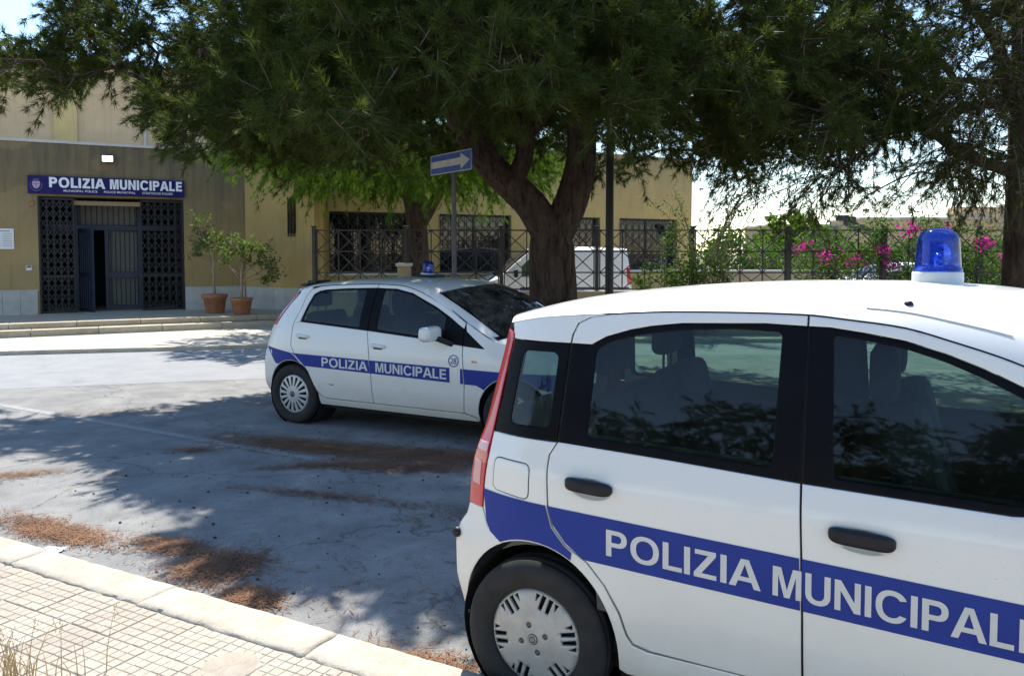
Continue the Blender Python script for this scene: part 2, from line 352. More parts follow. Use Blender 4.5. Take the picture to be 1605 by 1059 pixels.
def spl(pts):
    xs = np.array([p[0] for p in pts], float); ys = np.array([p[1] for p in pts], float)
    h = np.diff(xs); d = np.diff(ys) / h; mtan = np.zeros(len(xs)); mtan[0] = d[0]; mtan[-1] = d[-1]
    for i in range(1, len(xs) - 1):
        mtan[i] = 0 if d[i - 1] * d[i] <= 0 else 2 * d[i - 1] * d[i] / (d[i - 1] + d[i])
    def f(x):
        x = np.clip(np.asarray(x, float), xs[0], xs[-1]); i = np.clip(np.searchsorted(xs, x) - 1, 0, len(h) - 1)
        t = (x - xs[i]) / h[i]; t2 = t * t; t3 = t2 * t
        return (2 * t3 - 3 * t2 + 1) * ys[i] + (t3 - 2 * t2 + t) * h[i] * mtan[i] + (-2 * t3 + 3 * t2) * ys[i + 1] + (t3 - t2) * h[i] * mtan[i + 1]
    return f

def inside(poly, pts):
    p = np.asarray(poly, float); q = np.asarray(pts, float); r = np.zeros(len(q), bool); n = len(p)
    for i in range(n):
        x1, y1 = p[i]; x2, y2 = p[(i + 1) % n]
        c = (y1 > q[:, 1]) != (y2 > q[:, 1])
        with np.errstate(divide='ignore', invalid='ignore'):
            xi = (x2 - x1) * (q[:, 1] - y1) / (y2 - y1 + 1e-18) + x1
        r ^= c & (q[:, 0] < xi)
    return r
def densify(poly, d):
    o = []; n = len(poly)
    for i in range(n):
        a, b = np.array(poly[i], float), np.array(poly[(i + 1) % n], float); k = max(1, int(np.ceil(np.linalg.norm(b - a) / d)))
        o += [tuple(a + (b - a) * j / k) for j in range(k)]
    return o
def area(p):
    p = np.asarray(p); x, y = p[:, 0], p[:, 1]; return 0.5 * np.sum(x * np.roll(y, -1) - y * np.roll(x, -1))
def fillet(poly, r, seg=5):
    """round the corners of a polygon"""
    o = []; n = len(poly)
    for i in range(n):
        a, b, c = (np.array(poly[j % n], float) for j in (i - 1, i, i + 1))
        u, v = a - b, c - b; lu, lv = np.linalg.norm(u), np.linalg.norm(v); k = min(r, lu * 0.45, lv * 0.45)
        p, q = b + u / lu * k, b + v / lv * k
        for j in range(seg + 1):
            t = j / seg; o.append(tuple((1 - t) ** 2 * p + 2 * t * (1 - t) * b + t * t * q))
    return o
def inset(poly, d):
    p = np.asarray(poly, float); s = 1 if area(p) > 0 else -1
    e = np.roll(p, -1, 0) - p; e /= np.linalg.norm(e, axis=1)[:, None] + 1e-12; nrm = np.stack([-e[:, 1], e[:, 0]], 1) * s
    m = nrm + np.roll(nrm, 1, 0); L = np.sum(m * m, 1)[:, None]; m = np.where(L > 0.3, 2 * m / np.maximum(L, 0.3), m)
    return [tuple(x) for x in p + m * d]

def panel(name, outline, holes, mapf, m, parent, off=0.0, step=0.05, lip=0.012, edge=0.0035, mirror=False, seg=0.03):
    """sheet cut from a curved skin: outline and holes in (x, z), mapf(x, z, off) -> Nx3; rolled edge and a return lip"""
    loops = [densify(outline, seg)] + [densify(h, seg) for h in holes]
    if area(loops[0]) < 0: loops[0].reverse()
    pts = []; edges = []; nb = 0
    for L in loops:
        b = len(pts); pts += L; edges += [(b + i, b + (i + 1) % len(L)) for i in range(len(L))]
    nb = len(pts)
    inner = []
    if edge:
        for i, L in enumerate(loops): inner += inset(L, 0.006 if i == 0 else -0.006)
    lo = np.min(loops[0], 0); hi = np.max(loops[0], 0)
    gx, gz = np.meshgrid(np.arange(lo[0] + step / 2, hi[0], step), np.arange(lo[1] + step / 2, hi[1], step))
    g = np.stack([gx.ravel(), gz.ravel()], 1)
    if len(g):
        ok = inside(loops[0], g)
        for h in loops[1:]: ok &= ~inside(h, g)
        B = np.array(pts); 
        g = g[ok]
        if len(g):
            dm = np.min(np.linalg.norm(g[:, None, :] - B[None], axis=2), axis=1); g = g[dm > 0.014]
        inner += [tuple(x) for x in g]
    if inner:
        q = np.array(inner); ok = inside(loops[0], q)
        for h in loops[1:]: ok &= ~inside(h, q)
        inner = [tuple(x) for x in q[ok]]
    allp = pts + inner
    rv, re, rf, ov, oe, of = delaunay_2d_cdt([Vector(p) for p in allp], edges, [], 0, 1e-6)
    P = np.array([(v.x, v.y) for v in rv]); isb = np.array([any(i < nb for i in o) for o in ov])
    F = np.array([f for f in rf if len(f) == 3], int)
    cen = P[F].mean(1); ok = inside(loops[0], cen)
    for h in loops[1:]: ok &= ~inside(h, cen)
    F = F[ok]
    a = P[F]; s = (a[:, 1, 0] - a[:, 0, 0]) * (a[:, 2, 1] - a[:, 0, 1]) - (a[:, 1, 1] - a[:, 0, 1]) * (a[:, 2, 0] - a[:, 0, 0])
    F[s < 0] = F[s < 0][:, ::-1]; F = F[np.abs(s) > 1e-10]
    V = mapf(P[:, 0], P[:, 1], off - np.where(isb, edge, 0.0))
    faces = [tuple(int(i) for i in f) for f in F]
    V = [tuple(v) for v in V]; nsm = len(faces)
    if lip:
        cnt = {}
        for f in faces:
            for i in range(3):
                e = (f[i], f[(i + 1) % 3]); cnt[e] = 1
        bed = [e for e in cnt if (e[1], e[0]) not in cnt]
        bv = sorted({i for e in bed for i in e}); idx = {}
        L = mapf(P[bv, 0], P[bv, 1], off - lip)
        for i, p in zip(bv, L): idx[i] = len(V); V.append(tuple(p))
        faces += [(e[1], e[0], idx[e[0]], idx[e[1]]) for e in bed]
    if mirror:
        V = [(x, -y, z) for x, y, z in V]; faces = [tuple(reversed(f)) for f in faces]
    me = bpy.data.meshes.new(name); me.from_pydata(V, [], faces)
    me.polygons.foreach_set('use_smooth', [i < nsm for i in range(len(faces))]); me.update()
    # shading normals straight from the skin, turned outwards along the rolled edge
    e = 1e-3; X, Z = P[:, 0], P[:, 1]; nz = np.zeros(len(P)); dx = (mapf(X + e, Z, off + nz) - mapf(X - e, Z, off + nz)); dz = (mapf(X, Z + e, off + nz) - mapf(X, Z - e, off + nz))
    N = np.cross(dx, dz); N /= np.linalg.norm(N, axis=1)[:, None] + 1e-12
    if edge:
        o2 = np.zeros((len(pts), 2)); b = 0
        for i, L in enumerate(loops): q = np.array(L); o2[b:b + len(L)] = (q - np.array(inset(L, .001))) / .001 * (1 if i == 0 else -1); b += len(L)
        for k_, o_ in enumerate(ov):
            j = [i for i in o_ if i < nb]
            if j: t = dx[k_] / (np.linalg.norm(dx[k_]) + 1e-9) * o2[j[0], 0] + dz[k_] / (np.linalg.norm(dz[k_]) + 1e-9) * o2[j[0], 1]; v_ = N[k_] + t * .55; N[k_] = v_ / np.linalg.norm(v_)
    if mirror: N = N * (1, -1, 1)
    ln = []
    for f in me.polygons:
        if f.index < nsm: ln += [tuple(N[i]) for i in f.vertices]
        else: ln += [tuple(f.normal)] * len(f.vertices)
    me.normals_split_custom_set(ln)
    return link(name, me, m, parent)

def grid(name, fn, nu, nv, m, parent, flip=False, smooth=True):
    V = [fn(i / nu, j / nv) for i in range(nu + 1) for j in range(nv + 1)]
    F = [(i * (nv + 1) + j, (i + 1) * (nv + 1) + j, (i + 1) * (nv + 1) + j + 1, i * (nv + 1) + j + 1) for i in range(nu) for j in range(nv)]
    if flip: F = [tuple(reversed(f)) for f in F]
    me = bpy.data.meshes.new(name); me.from_pydata(V, [], F); me.polygons.foreach_set('use_smooth', [smooth] * len(F)); me.update()
    return link(name, me, m, parent)

def text2d(body, bold=0.0, spacing=1.0):
    """lettering as flat triangles, normalised to height 1 of the capitals: (verts Nx2, faces)"""
    cu = bpy.data.curves.new('lettering', 'FONT'); cu.body = body; cu.size = 1.0; cu.offset = bold; cu.space_character = spacing; cu.resolution_u = 4
    o = bpy.data.objects.new('lettering', cu); COL.objects.link(o)
    dg = bpy.context.evaluated_depsgraph_get(); me = o.evaluated_get(dg).to_mesh()
    v = np.array([(p.co.x, p.co.y) for p in me.vertices]); f = [tuple(p.vertices) for p in me.polygons]
    o.evaluated_get(dg).to_mesh_clear(); bpy.data.objects.remove(o); bpy.data.curves.remove(cu)
    v -= v.min(0); v /= v[:, 1].max(); return v, f
def lettering(name, body, w, h, mapf, m, parent, bold=0.02, spacing=1.0, smooth=False, weight=0.0):
    """mapf takes (x in 0..w, z in 0..h) -> Nx3"""
    v, f = caps(body, weight) if weight else text2d(body, bold, spacing); x = v[:, 0] / v[:, 0].max() * w; z = v[:, 1] * h
    me = bpy.data.meshes.new(name); me.from_pydata([tuple(p) for p in mapf(x, z)], [], f); me.update()
    return link(name, me, m, parent)

def fill2d(outline, holes=()):
    loops = [list(outline)] + [list(h) for h in holes]; pts = []; ed = []
    for L in loops: b = len(pts); pts += L; ed += [(b + i, b + (i + 1) % len(L)) for i in range(len(L))]
    rv, re_, rf, ov, oe, of = delaunay_2d_cdt([Vector(p) for p in pts], ed, [], 0, 1e-6)
    P = np.array([(v.x, v.y) for v in rv]); F = np.array(rf, int); c = P[F].mean(1); ok = inside(loops[0], c)
    for h in loops[1:]: ok &= ~inside(h, c)
    F = F[ok]; a = P[F]; s = (a[:, 1, 0] - a[:, 0, 0]) * (a[:, 2, 1] - a[:, 0, 1]) - (a[:, 1, 1] - a[:, 0, 1]) * (a[:, 2, 0] - a[:, 0, 0]); F[s < 0] = F[s < 0][:, ::-1]
    return P, F
def glyph(ch, t):
    """bold grotesque capitals, height 1; returns outline, holes, width"""
    def el(cx, cy, rx, ry, a0, a1, n=14, e=1.12):
        o = []
        for i in range(n + 1):
            a = math.radians(a0 + (a1 - a0) * i / n); c, s = math.cos(a), math.sin(a); o.append((cx + rx * math.copysign(abs(c) ** (1 / e), c), cy + ry * math.copysign(abs(s) ** (1 / e), s)))
        return o
    h = t * .86
    if ch == 'I': return [(0, 0), (t, 0), (t, 1), (0, 1)], [], t
    if ch == 'L': return [(0, 0), (.64, 0), (.64, h), (t, h), (t, 1), (0, 1)], [], .64
    if ch == 'E': return [(0, 0), (.70, 0), (.70, h), (t, h), (t, .5 - h / 2 + .01), (.64, .5 - h / 2 + .01), (.64, .5 + h / 2 + .01), (t, .5 + h / 2 + .01), (t, 1 - h), (.68, 1 - h), (.68, 1), (0, 1)], [], .70
    if ch == 'Z': return [(0, 0), (.72, 0), (.72, h), (t * 1.25, h), (.70, 1 - h * .95), (.70, 1), (.03, 1), (.03, 1 - h), (.70 - t * 1.25, 1 - h), (0, h * .95)], [], .72
    if ch == 'N': return [(0, 0), (t * .95, 0), (t * .95, .66), (.80 - t, 0), (.80, 0), (.80, 1), (.80 - t * .95, 1), (.80 - t * .95, .34), (t, 1), (0, 1)], [], .80
    if ch == 'M': w = .94; k = t * .92; return [(0, 0), (k, 0), (k, .74), (w / 2 - t * .46, 0), (w / 2 + t * .46, 0), (w - k, .74), (w - k, 0), (w, 0), (w, 1), (w - t * 1.42, 1), (w / 2, .26), (t * 1.42, 1), (0, 1)], [], w
    if ch == 'A': w = .98; return [(0, 0), (t * 1.08, 0), (t * 1.08 + .075, .22), (w - t * 1.08 - .075, .22), (w - t * 1.08, 0), (w, 0), (w / 2 + t * .62, 1), (w / 2 - t * .62, 1)], [[(t * 1.08 + .14, .22 + h * .95), (w - t * 1.08 - .14, .22 + h * .95), (w / 2, .82)]], w
    if ch == 'O': return el(.49, .5, .49, .52, 0, 345, 30), [el(.49, .5, .49 - t, .52 - h, 0, 345, 30)], .98
    if ch == 'C': return el(.48, .5, .48, .52, 28, 332, 30) + el(.48, .5, .48 - t, .52 - h, 322, 38, 30), [], .90
    if ch == 'U': w = .80; r = w / 2; return [(0, 1)] + el(r, .36, r, .38, 180, 360, 18) + [(w, 1), (w - t, 1)] + el(r, .36, r - t, .38 - h, 360, 180, 18) + [(t, 1)], [], w
    if ch == 'P': return [(0, 0), (t, 0), (t, .37), (.42, .37)] + el(.42, .685, .32, .315, -90, 90, 16) + [(0, 1)], [[(t, .37 + h), (.40, .37 + h)] + el(.40, .685, .32 - t + .02, .315 - h, -90, 90, 14)[1:-1] + [(.40, 1 - h), (t, 1 - h)]], .74
def caps(body, t=.2, gap=.125):
    x = 0.0; V = []; F = []; n = 0
    for i, ch in enumerate(body):
        if ch == ' ': x += .32; continue
        o, hs, w = glyph(ch, t); P, f = fill2d(o, hs); V.append(P + (x, 0)); F += [tuple(int(q) + n for q in r) for r in f]; n += len(P); x += w + gap * (.55 if (body[i:i + 2] in ('PA', 'LI', 'AL', 'IA')) else 1)
    V = np.concatenate(V); V[:, 0] -= V[:, 0].min(); return V, F

# ------------------------------------------------------------------ cars
def arc(cx, cz, rx, rz, a0, a1, n=18):
    return [(cx + rx * math.cos(math.radians(a0 + (a1 - a0) * i / n)), cz + rz * math.sin(math.radians(a0 + (a1 - a0) * i / n))) for i in range(n + 1)]
class Skin:
    """half width of a car body as a function of (x, z), and the roof, screens, nose and tail that close it"""
    def __init__(s, wz, xr, xf, xr0, xf0, kr, kf, zs, zt, br, bf, top, base, crown):
        s.wz, s.xr, s.xf, s.zs, s.zt = spl(wz), spl(xr), spl(xf), spl(zs), spl(zt)
        s.xr0, s.xf0, s.kr, s.kf, s.br, s.bf, s.top, s.base, s.crown = xr0, xf0, kr, kf, br, bf, top, base, crown
    def half(s, x, z):
        x = np.asarray(x, float); z = np.asarray(z, float)
        r = np.clip((s.xr0 - x) / (s.xr0 - s.xr(z)), 0, 1); f = np.clip((x - s.xf0) / (s.xf(z) - s.xf0), 0, 1)
        return s.wz(z) * (1 - s.kr * r ** 2.2 - s.kf * f ** 2.2)
    def side(s, x, z, off=0.0): return np.stack([x + 0 * z, -(s.half(x, z) + off), z + 0 * x], 1)
    def roof(s, x, q, dz=0.0):
        zs = float(s.zs(x)); zt = float(s.zt(x)); y = float(s.half(x, zs)) * q
        return (x, y, zs + (zt - zs) * max(0.0, 1 - abs(q) ** 2.5) ** 0.6 + dz)
    def xtop(s, q): return s.top[0] + (s.top[1] - s.top[0]) * abs(q) ** 2
    def xback(s, q): z = float(s.zs(-0.1)); return float(s.xr(z)) - s.br[1] * (1 - q * q)
    def roof_uv(s, u, q, dz=0.0):
        a, b = s.xback(q), s.xtop(q); return s.roof(a + (b - a) * u, q, dz)
    def screen(s, u, q):
        T = np.array(s.roof(s.xtop(q), q)); xb = s.base[0] + (s.base[1] - s.base[0]) * abs(q) ** 2.2; zb = s.base[2] + (s.base[3] - s.base[2]) * q * q
        B = np.array((xb, float(s.half(s.base[1], s.base[3])) * q, zb)); p = T + (B - T) * u; k = 0.035 * math.sin(math.pi * u) * (1 - q * q); return (p[0] + k, p[1], p[2] + k * 1.4)
    def bonnet(s, u, q):
        xb = s.base[0] + (s.base[1] - s.base[0]) * abs(q) ** 2.2; zn = s.crown[1]; xn = float(s.xf(zn)) + s.bf * (1 - q * q)
        xs_ = s.base[1] + (float(s.xf(zn)) - s.base[1]) * u; z0 = float(s.zs(xs_)); x = xb + (xn - xb) * u
        return (x, float(s.half(xs_, z0)) * q, z0 + (s.crown[0] * (1 - 0.6 * u)) * (1 - abs(q) ** 2.5))
    def tail(s, z, q):
        b = np.interp(z, (0.6, 1.4), s.br); return (float(s.xr(z)) - b * (1 - q * q), float(s.half(s.xr(z), z)) * q, z)
    def nose(s, z, q): return (float(s.xf(z)) + s.bf * (1 - q * q), float(s.half(s.xf(z), z)) * q, z)
    def corner(s, z0, z1, n=8, dx=0.0): return [(float(s.xr(z)) + dx, float(z)) for z in np.linspace(z0, z1, n)]
    def line(s, x0, x1, n=10, dz=-0.004): return [(float(x), float(s.zs(x)) + dz) for x in np.linspace(x0, x1, n)]

def car_panels(root, sk, defs):
    """defs: (name, material, outline, holes, off, lip, edge, parent or None), made for both flanks"""
    res = {}
    for mirror in (False, True):
        made = {}
        for name, m, outl, holes, off, lip, edge, par in defs:
            key = name
            o = panel(name.split('|')[0], outl, holes, sk.side, M[m], made[par] if par else root, off=off, lip=lip, edge=edge, mirror=mirror)
            made[key] = o
        res[mirror] = made
    return res

def wheel(R, rim, width, holes, capm, nbolt, root, cap_r, dome=0.014):
    t = MB(); hw = width / 2
    t.lathe([(rim * 0.55, hw * 0.5), (rim, hw * 0.55), (rim, hw * 0.80), (rim + 0.012, hw * 0.95), (R * 0.84, hw * 1.02), (R * 0.93, hw * 0.97), (R * 0.985, hw * 0.80), (R * 0.987, hw * 0.62), (R * 0.972, hw * 0.60), (R * 0.972, hw * 0.54), (R, hw * 0.52), (R, hw * 0.08), (R * 0.975, hw * 0.06), (R * 0.975, -hw * 0.06), (R, -hw * 0.08),
             (R, -hw * 0.52), (R * 0.972, -hw * 0.54), (R * 0.972, -hw * 0.60), (R * 0.987, -hw * 0.62), (R * 0.985, -hw * 0.80), (R * 0.93, -hw * 0.97), (R * 0.84, -hw * 1.02), (rim + 0.012, -hw * 0.95), (rim, -hw * 0.80), (rim * 0.97, -hw * 0.3), (rim * 0.5, -hw * 0.25)][::-1], 56, 'Y')
    tyre = t.build('tyre', M['tyre'])
    wh = empty('wheel'); wh.parent = root; tyre.parent = wh
    def capmap(x, z, off):
        r = np.hypot(x, z); return np.stack([x, -(hw * 0.86 + dome * (1 - (r / cap_r) ** 2) - 0.012 * np.clip((r / cap_r - 0.9) / 0.1, 0, 1) ** 2 + off), z], 1)
    circ = arc(0, 0, cap_r, cap_r, 0, 360, 56)[:-1]
    panel('hub_cap', circ, holes, capmap, M[capm], wh, step=0.02, lip=0.012, edge=0.002, seg=0.015)
    d = MB().lathe([(0.001, -hw * 0.55), (cap_r * 0.98, -hw * 0.55)], 32, 'Y'); d.build('slot_shade_disc', M['dark'], wh)  # near-black backing disc, painted shade behind the cap slots
    return wh

def copy_tree(o, parent=None):
    c = o.copy(); COL.objects.link(c)
    if parent is not None: c.parent = parent
    for ch in list(o.children): copy_tree(ch, c)
    return c

def slot(a, r0, r1, off, hw0, hw1=None):
    hw1 = hw0 if hw1 is None else hw1; ca, sa = math.cos(a), math.sin(a)
    return [(r * ca - t * sa, r * sa + t * ca) for r, t in ((r0, off - hw0), (r1, off - hw1), (r1, off + hw1), (r0, off + hw0))]

def seat(root, x, y, z0, head=True, name='seat', w=0.46):
    s = MB().box((x - 0.02, y, z0 + 0.09), (0.50, w, 0.17)).build('seat', M['dark_fabric'], root, bevel=0.05, seg=3)
    MB().box((x - 0.27, y, z0 + 0.42), (0.15, w * 0.96, 0.62), axes=((math.cos(.25), 0, math.sin(.25)), (0, 1, 0), (-math.sin(.25), 0, math.cos(.25)))).build('backrest', M['dark_fabric'], s, bevel=0.065, seg=4)
    if head:
        hx = x - 0.40; h = MB().box((hx, y, z0 + 0.86), (0.09, 0.27, 0.19)); h.build('headrest', M['dark_fabric'], s, bevel=0.042, seg=4)
        p = MB()
        for k in (-0.06, 0.06): p.tube([(hx, y + k, z0 + 0.68), (hx, y + k, z0 + 0.82)], 0.007, 6)
        p.build('headrest_post', M['black_plastic'], s)
    return s

def handle(root, sk, x0, x1, z0, z1, h, m, mirror, parent):
    """a grab handle lying along the door skin"""
    n = 22; V = []; F = []
    for i in range(n + 1):
        t = .5 - .5 * math.cos(math.pi * i / n); x = x0 + (x1 - x0) * t; z = z0 + (z1 - z0) * t; e = max(0.0, 1 - (2 * t - 1) ** 6) ** 0.5
        y = float(sk.half(x, z))
        for j in range(10):
            q = 2 * math.pi * j / 10; c_, s_ = math.cos(q), math.sin(q)
            cz = math.copysign(abs(c_) ** 0.55, c_) * h / 2 * (0.25 + 0.75 * e); cy = math.copysign(abs(s_) ** 0.7, s_) * 0.016 * (0.2 + 0.8 * e)
            V.append((x, -(y + 0.018 + cy - 0.014 * (1 - e)), z + cz))
    for i in range(n):
        for j in range(10): F.append((i * 10 + j, i * 10 + (j + 1) % 10, (i + 1) * 10 + (j + 1) % 10, (i + 1) * 10 + j))
    F += [tuple(range(9, -1, -1)), tuple(n * 10 + j for j in range(10))]
    if mirror: V = [(a, -b, c) for a, b, c in V]; F = [tuple(reversed(f)) for f in F]
    me = bpy.data.meshes.new('door_handle'); me.from_pydata(V, [], F); me.polygons.foreach_set('use_smooth', [True] * len(F))
    bm = bmesh.new(); bm.from_mesh(me); bmesh.ops.recalc_face_normals(bm, faces=bm.faces); bm.to_mesh(me); bm.free()
    return link('door_handle', me, M[m], parent)

def shell(root, sk, paint, floor=0.26, tailglass=(1.0, 1.38), screen_q=0.9):
    """everything but the flanks: roof, screens, bonnet, nose, tail, floor, cabin"""
    X1 = sk.top[0]
    r = grid('roof', lambda u, v: sk.roof_uv(u, 2 * v - 1), 44, 40, M[paint], root, flip=True)
    grid('headlining', lambda u, v: sk.roof_uv(0.03 + u * 0.95, (2 * v - 1) * 0.96, -0.035), 14, 12, M['headlining'], r)
    grid('windscreen', lambda u, v: sk.screen(0.02 + 0.96 * u, (2 * v - 1) * screen_q), 14, 20, M['glass_clear'], root, flip=True)
    for sg in (1, -1):
        grid('pillar', lambda u, v: sk.screen(u, sg * (screen_q - 0.005 + (1.0 - screen_q + 0.005) * v)), 14, 4, M[paint], root, flip=sg > 0)
        grid('screen_seal', lambda u, v: tuple(a + b for a, b in zip(sk.screen(u, sg * (screen_q - 0.02 + 0.022 * v)), (0.003, 0, 0.004))), 14, 1, M['black_trim'], root, flip=sg > 0)
    grid('bonnet', lambda u, v: sk.bonnet(u, 2 * v - 1), 16, 24, M[paint], root, flip=True)
    grid('cowl', lambda u, v: tuple(a + b for a, b in zip(sk.screen(0.93 + 0.09 * u, (2 * v - 1) * 0.97), (0, 0, 0.004))), 2, 16, M['black_plastic'], root, flip=True)
    zn = float(sk.crown[1])
    grid('front_bumper', lambda u, v: sk.nose(0.24 + (zn + 0.02 - 0.24) * u, 2 * v - 1), 14, 24, M[paint], root)
    grid('grille', lambda u, v: tuple(a + b for a, b in zip(sk.nose(0.30 + 0.13 * u, (2 * v - 1) * 0.5), (0.006, 0, 0))), 3, 12, M['black_plastic'], root)
    for sg in (1, -1):
        grid('headlight', lambda u, v: tuple(a + b for a, b in zip(sk.nose(zn - 0.17 + 0.15 * u, sg * (0.62 + 0.33 * v)), (0.008, 0, 0))), 6, 6, M['headlamp'], root, flip=sg < 0)
    z0, z1 = tailglass; zt = 1.43
    grid('rear_bumper', lambda u, v: sk.tail(0.24 + 0.50 * u, 2 * v - 1), 14, 24, M[paint], root, flip=True)
    tg = grid('tailgate', lambda u, v: sk.tail(0.74 + (z0 - 0.74) * u, 2 * v - 1), 8, 24, M[paint], root, flip=True)
    def gl(u, v):
        q = (2 * v - 1) * 0.86; a = np.array(sk.tail(z0, q)); b = np.array(sk.roof_uv(0, q)); return tuple(a + (b - a) * (0.9 * u))
    def fr(u, v):
        q = 2 * v - 1; a = np.array(sk.tail(z0, q)); b = np.array(sk.roof_uv(0, q)); return tuple(a + (b - a) * (0.9 + 0.1 * u))
    grid('rear_window', gl, 8, 16, M['glass_clear'], root, flip=True); grid('tailgate_frame', fr, 2, 24, M[paint], tg, flip=True)
    for sg in (1, -1):
        def fs(u, v):
            q = sg * (0.86 + 0.14 * v); a = np.array(sk.tail(z0, q)); b = np.array(sk.roof_uv(0, q)); return tuple(a + (b - a) * u)
        grid('tailgate_frame', fs, 8, 3, M[paint], tg, flip=sg > 0)

def cabin(root, L0, L1, w, floor, seat_rows, dash_x, dash_z, steer_y):
    fl = MB().box(((L0 + L1) / 2, 0, floor), (L1 - L0, w * 2 - 0.10, 0.05)).build('floor_pan', M['dark'], root)
    for x, ys, z, wd in seat_rows:
        for y in ys: seat(root, x, y, z, w=wd)
    d = MB().box((dash_x, 0, dash_z - 0.12), (0.38, w * 1.84, 0.24)).build('dashboard', M['interior'], root, bevel=0.07, seg=3)
    s = MB(); pts = [(dash_x - 0.30 + 0.17 * math.sin(a) * 0.35, steer_y + 0.18 * math.cos(a), dash_z + 0.02 + 0.17 * math.sin(a)) for a in np.linspace(0, 2 * math.pi, 25)]
    s.tube(pts, 0.016, 8, False); s.bar((dash_x - 0.30, steer_y - 0.17, dash_z + 0.02), (dash_x - 0.30, steer_y + 0.17, dash_z + 0.02), 0.04, 0.03)
    s.tube([(dash_x - 0.30, steer_y, dash_z + 0.02), (dash_x, steer_y, dash_z - 0.08)], 0.03, 8); s.build('steering_wheel', M['interior'], root)

def beacon(root, x, y, z, r, h, base_h, lean=0.0):
    b = MB().lathe([(r * 1.03, -0.02), (r * 1.03, base_h * 0.9), (r * 0.99, base_h), (0.001, base_h)], 40).build('beacon', M['beacon_base'], root, loc=(x, y, z), rot=(0, lean, 0))
    pr = [(r * 0.985, base_h), (r * 0.985, base_h + 0.012), (r * 0.955, base_h + 0.014)]
    H_ = h - base_h
    for t in np.linspace(0.1, 0.66, 8): pr.append((r * (0.955 - 0.14 * t), base_h + H_ * t))
    for a in np.linspace(10, 90, 9):
        a = math.radians(a); pr.append((max(0.001, r * 0.86 * math.cos(a) ** 0.75), base_h + H_ * (0.66 + 0.34 * math.sin(a))))
    MB().lathe(pr, 40).build('beacon_dome', M['dome'], b)
    m = MB()
    for i in range(7):
        a0 = math.radians(20 + 20 * i)
    m.lathe([(r * 0.20, base_h + H_ * 0.10), (r * 0.22, base_h + H_ * 0.28), (r * 0.10, base_h + H_ * 0.40), (0.001, base_h + H_ * 0.42)], 16)
    m.build('beacon_lamp', M['chrome'], b)
    V = []; F = []; n = 10
    for i in range(n + 1):
        for j in range(n + 1):
            u, v = (i / n - 0.5) * 2, (j / n - 0.5) * 2; V.append((r * 0.62 * (0.9 - u * u * 0.5 - v * v * 0.3) - r * 0.05, u * r * 0.62, base_h + H_ * (0.38 + v * 0.24)))
    for i in range(n):
        for j in range(n): F.append((i * (n + 1) + j, (i + 1) * (n + 1) + j, (i + 1) * (n + 1) + j + 1, i * (n + 1) + j + 1))
    me = bpy.data.meshes.new('beacon_reflector'); me.from_pydata(V, [], F); me.polygons.foreach_set('use_smooth', [True] * len(F)); link('beacon_reflector', me, M['chrome'], b)
    return b

def arches(root, cx, R, y, sgn):
    m = MB(); m.lathe([(R, -0.01), (R, 0.30), (0.05, 0.30)], 36, 'Y', c=(cx[0], 0, cx[1]))
    m.v = [(x, sgn * (y - yy), z) for x, yy, z in m.v]
    m.build('wheel_well', M['dark'], root)

CAR_RZ = math.radians(-28)
def sv(s, v, z=0.0):
    """street frame (s along the near kerb to the right, v across the lot) -> world"""
    c, n = math.cos(math.radians(28)), math.sin(math.radians(28)); return Vector((s * c + v * n, -s * n + v * c, z))

